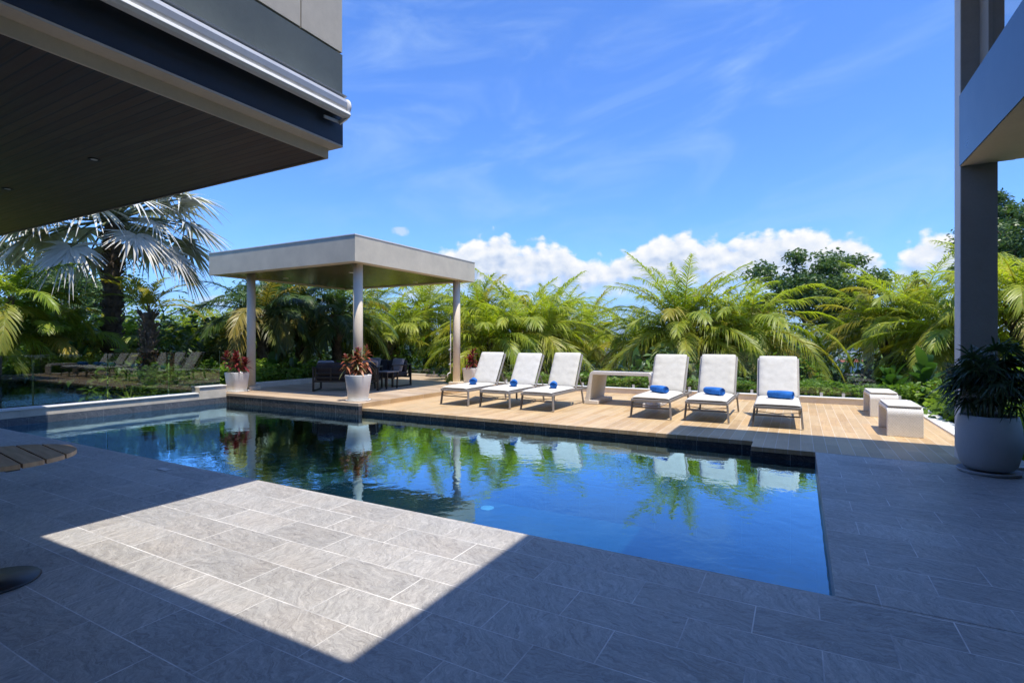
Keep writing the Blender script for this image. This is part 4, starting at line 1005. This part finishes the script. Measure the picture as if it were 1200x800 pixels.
lab_big = [('large paddle leaved plant behind the left pavilion column', 318, 425, 16.5), ('broad leaved plant under the dark palms left of the sofa', 345, 432, 17.5), ('banana-like plant with lime leaves left of the silver palm trunk', 88, 410, 14.5),
           ('broad leaved plant beside the curb step left of the pavilion', 246, 436, 15.5), ('glossy leaved plant behind the backrest of the fourth lounger', 745, 428, 15.8), ('glossy leaved plant between the fifth and sixth lounger', 872, 430, 15.6),
           ('drooping leaved plant right behind the farther wicker bench', 1045, 440, 13.5), ('broad leaved plant below the yellow palm, right of the benches', 1085, 430, 12.5), ('grassy plant behind the glass at the far left', 25, 452, 13.6), ('broad leaved plant behind the third lounger', 660, 430, 15.9)]
for i, (lab, u, v, dd) in enumerate(lab_big):
    x, y, z = at(u, v, dd); gr = (i == 8)
    r = rosette('grass_plant' if gr else 'leafy_plant', lab, 'plant', (x, y, -.9), 60 if gr else 22, .9 if gr else .95, .03 if gr else .24, 'areca' if gr else 'big', 80 + i, 'leafy plants around the deck', droop=.5, stem=0 if gr else .5 + z + .35, lo=20)
    if not gr: MB().tube([(0, 0, 0), (.02, 0, .55 + z + .35)], .03, 6).build('stem', M['greenstem'], r)
# spiky plants just behind the left glass
x, y, z = at(152, 470, 13.2); rosette('spiky_plant', 'small spiky light green plant at the foot of the left glass panels', 'plant', (x, y, -.15), 16, .5, .05, 'areca', 99, 'leafy plants around the deck', droop=.25, lo=20)

# ------------------------------------------------------------------ potted plants
def pot(name, label, loc, kind, rz=0):
    r = thing(name, label, 'potted plant', loc, rz)
    return r
def square_pot(r, h=.5, top=.21, bot=.15, mat='white', sq=7, n=40):
    MB().lathe([(0, .03), (bot, .03), (bot + .01, .04), (top, h - .01), (top, h), (top - .03, h), (top - .035, h - .05), (0, h - .05)], 0, 0, n, sq).build('pot', M[mat], r, bevel=0)
    MB().lathe([(0, .0), (bot * 1.28, .0), (bot * 1.35, .03), (bot * 1.28, .032), (bot * 1.2, .015), (0, .015)], 0, 0, n, sq).build('saucer', M[mat], r)
    MB().lathe([(0, h - .04), (top - .036, h - .04)], 0, 0, n, sq).build('soil', M['soil'], r)
def cordyline(r, h, n, L, wd, mat, seed, stem, stems, old=0.0, lo=-10, droop=.5, spread=.05):
    rosette('', '', '', (0, 0, h - .05), n, L, wd, mat, seed, parent=r, stem=stem, stems=stems, old=old, lo=lo, hi=82, droop=droop, spread=spread)
    mb = MB(); rnd = random.Random(seed)
    for s in range(stems):
        a = s * 2.1; q = (.05 * math.cos(a), .05 * math.sin(a), h - .05); mb.tube([q, (q[0] * 2.4, q[1] * 2.4, h - .05 + stem)], .011, 6)
    mb.build('stems', M['greenstem'], r, fix=False)
p1 = pot('potted_plant', 'red leaved plant in a square white pot at the left corner of the pavilion', (-12.75, 8.42, .1), 0)
square_pot(p1, .50, .235, .17); cordyline(p1, .50, 150, .24, .06, 'red', 101, .55, 6, old=.12, spread=.07)
p2 = pot('potted_plant', 'orange and red croton in a white round pot beside the front pavilion column', (-8.50, 8.44, .1), 0)
square_pot(p2, .57, .265, .185, sq=2.6); cordyline(p2, .57, 260, .22, .055, 'croton', 102, .60, 9, old=.3, lo=-35, spread=.05)
p3 = pot('potted_plant', 'red leaved plant in a white pot behind the first lounger', (-8.0, 12.25, .1), 0)
x, y, z = at(553, 445, 15.6); p3.location = (x, y, 0.1 if x < -8.1 else 0)
square_pot(p3, .50, .235, .17); cordyline(p3, .50, 80, .32, .06, 'red', 103, .48, 4, old=.05, spread=.05)
p4 = pot('potted_plant', 'dark green leafy palm in the big rounded white planter by the grey column', (1.80, 7.46, 0), 0); p4.scale = (.75, .75, .98)
MB().lathe([(0, .05), (.27, .05), (.32, .10), (.365, .25), (.375, .38), (.36, .52), (.335, .62), (.325, .635), (.30, .635), (.30, .58), (0, .58)], 0, 0, 56).build('pot', M['whitepot'], p4)
MB().lathe([(0, 0), (.34, 0), (.365, .035), (.355, .04), (.33, .02), (0, .02)], 0, 0, 56).build('saucer', M['whitepot'], p4)
MB().lathe([(0, .59), (.305, .59)], 0, 0, 40).build('soil', M['soil'], p4)
rng = np.random.default_rng(104); lv = Leaves(); mb = MB()
for s in range(17):
    a = s * 2.4; rr = .05 + .012 * s; ln = rng.uniform(.15, .55); tip = (rr * math.cos(a) * (1 + ln), rr * math.sin(a) * (1 + ln), .6 + ln)
    mb.tube([(rr * math.cos(a), rr * math.sin(a), .58), tip], [.016, .011], 6)
    for q in range(8):
        az_ = rng.uniform(0, 6.28); ph = rng.uniform(-.1, 1.25); d = np.array([math.cos(az_) * math.cos(ph), math.sin(az_) * math.cos(ph), math.sin(ph)]); pl = rng.uniform(.18, .34)
        hub = np.array(tip) + d * pl; mb.tube([tip, tuple(hub)], .004, 4, False)
        n = 12; aa = np.linspace(-1.5, 1.5, n); up = np.array([0, 0, 1.0]); sd = np.cross(d, up); sd /= np.linalg.norm(sd)
        lv.add(np.broadcast_to(hub, (n, 3)), d * np.cos(aa)[:, None] + sd * np.sin(aa)[:, None], np.cross(d * np.cos(aa)[:, None] + sd * np.sin(aa)[:, None], np.cross(sd, d)), rng.uniform(.22, .34, n), .026, rng.uniform(.3, .8, n), 0, prof=(.5, 1, .9, .1))
lv.build('foliage', M['potpalm'], p4); mb.build('stems', M['greenstem'], p4, fix=False)

# ------------------------------------------------------------------ glass balustrades
def balustrade(label, x0, y0, x1, y1, n, z0, z1, mat, gap=.025):
    r = thing('glass_balustrade', label, 'glass railing', (x0, y0, 0)); L = math.hypot(x1 - x0, y1 - y0); r.rotation_euler.z = math.atan2(y1 - y0, x1 - x0); w_ = L / n
    for k in range(n):
        a = k * w_ + gap / 2; b = (k + 1) * w_ - gap / 2
        MB().box(a, b, -.006, .006, z0, z1).build('glass_panel', M[mat], r)
        for xx in ((a + .2, b - .2) if mat == 'glass' else ()): MB().box(xx - .03, xx + .03, -.02, .02, z0 - .09, z0 + .04).build('clamp', M['alu'], r, bevel=.004)
    return r
balustrade('row of frameless reflective glass panels on the left pool curb', -12.80, 3.1, -12.80, 8.0, 4, .20, 1.15, 'glassleft')
balustrade('nearly invisible frameless glass railing along the back curb of the deck', -8.0, 13.82, 2.1, 13.82, 7, .20, 1.15, 'glass')
balustrade('frameless glass railing on the back edge of the pavilion deck', -13.2, 15.4, -8.1, 15.4, 3, .25, 1.2, 'glass')

# small flush lights: pool floor and terrace
for i, (u, v) in enumerate([(590, 584), (207, 509), (145, 499)]):
    dd = 612 * (1.44 + 1.49) / (v - 398); x, y, z = at(u, v, dd)
    x = max(x, -12.2); y = min(y, 7.8)
    o = MB().lathe([(0, -1.488), (.11, -1.488), (.12, -1.499)], 0, 0, 24).build('pool_light', M['white']); o.location = (x, y, 0)
    tag(o, ['round pale light on the pool floor near the sunlit paving', 'round pale light in the pool off the left curb step', 'round pale light at the far left of the pool floor'][i], 'pool light', 'round lights on the pool floor')
o = MB().box(-.09, .09, -.035, .035, 0.001, .006).build('skimmer_lid', M['alu']); o.location = (-6.18, 3.22, 0); tag(o, 'small white rectangular lid set flush in the shaded paving near the pool', 'drain lid')

# ------------------------------------------------------------------ far town in the valley
def building(label, u, v_top, v_bot, wpx, dd, roof='flat', floors=3, name='building'):
    x, y, z1 = at(u, v_top, dd); z0 = at(u, v_bot, dd)[2]; w_ = wpx / 612 * dd; dp = w_ * .6
    r = thing(name, label, 'building', (x, y, z0), R(rg.uniform(10, 35)), 'buildings in the valley'); h = z1 - z0
    MB().box(-w_ / 2, w_ / 2, -dp / 2, dp / 2, -6, h).build('wall', M['citywhite'], r)
    if roof == 'flat': MB().box(-w_ / 2 - .4, w_ / 2 + .4, -dp / 2 - .4, dp / 2 + .4, h + .01, h + .5).build('roof', M['cityroof'], r)
    else: MB().prism([(-dp / 2 - .6, h + .02), (dp / 2 + .6, h + .02), (0, h + dp * .28)], 'x', -w_ / 2 - .6, w_ / 2 + .6).build('roof', M['roofred'], r)
    nw = max(3, int(w_ / 3.2))
    for f in range(floors):
        zz = h * (f + .25) / floors; hh = h / floors * .5
        for k in range(nw):
            a = -w_ / 2 + w_ * (k + .22) / nw; MB().box(a, a + w_ / nw * .56, -dp / 2 - .05, -dp / 2 + .1, zz, zz + hh).build('window', M['cityglass'], r)
    return r
building('white apartment block in the valley seen above the wicker table', 722, 393, 412, 26, 240, floors=5)
building('pale block in the valley left of the white apartment block', 655, 399, 411, 16, 330, floors=3)
building('long low white building with a flat roof in the valley', 988, 408, 416, 34, 320, floors=2)
building('red roofed house in the valley behind the palm gap', 996, 424, 431, 20, 150, roof='gable', floors=1)
building('slim white tower on the far hillside', 986, 392, 399, 3.5, 900, floors=4)
building('grey roofed shed just below the deck seen between palm and benches', 1003, 443, 448, 26, 60, floors=1)
# far woods cover the valley floor as one mass
rng = np.random.default_rng(5); lv = Leaves(); n = 16000
a = rng.uniform(-1.35, .45, n); rr = 45 * (30 ** rng.random(n)); x = rr * np.sin(a); y = rr * np.cos(a); z = np.array([height(p, q) for p, q in zip(x, y)])
sz = .028 * rr
d = rng.normal(0, 1, (n, 3)); d[:, 2] = np.abs(d[:, 2]) * .6 + .2; sd = rng.normal(0, 1, (n, 3)); sd[:, 2] *= .3
lv.add(np.stack([x, y, z + rng.uniform(-.3, .35, n) * np.minimum(sz, 6)], 1), d, sd, sz * .9, sz * .8, .2, 0, prof=(.5, 1, .7, .2))
tag(lv.build('far_woods', M['far']), 'wooded valley and hillsides far beyond the deck', None, None, 'stuff')

# ------------------------------------------------------------------ air over the valley
HAZE = 0.00016
hm, ht, ho = new_mat('haze'); pvn = ht.node('ShaderNodeVolumePrincipled', {'Color': (.82, .90, 1.0), 'Density': HAZE, 'Anisotropy': .3}); ht.l.new(pvn.outputs[0], ho.inputs[1])
hb = MB().box(-6500, 6500, -6500, 6500, -29, 75).build('haze', hm); tag(hb, 'thin blue haze over the valley', None, None, 'stuff')
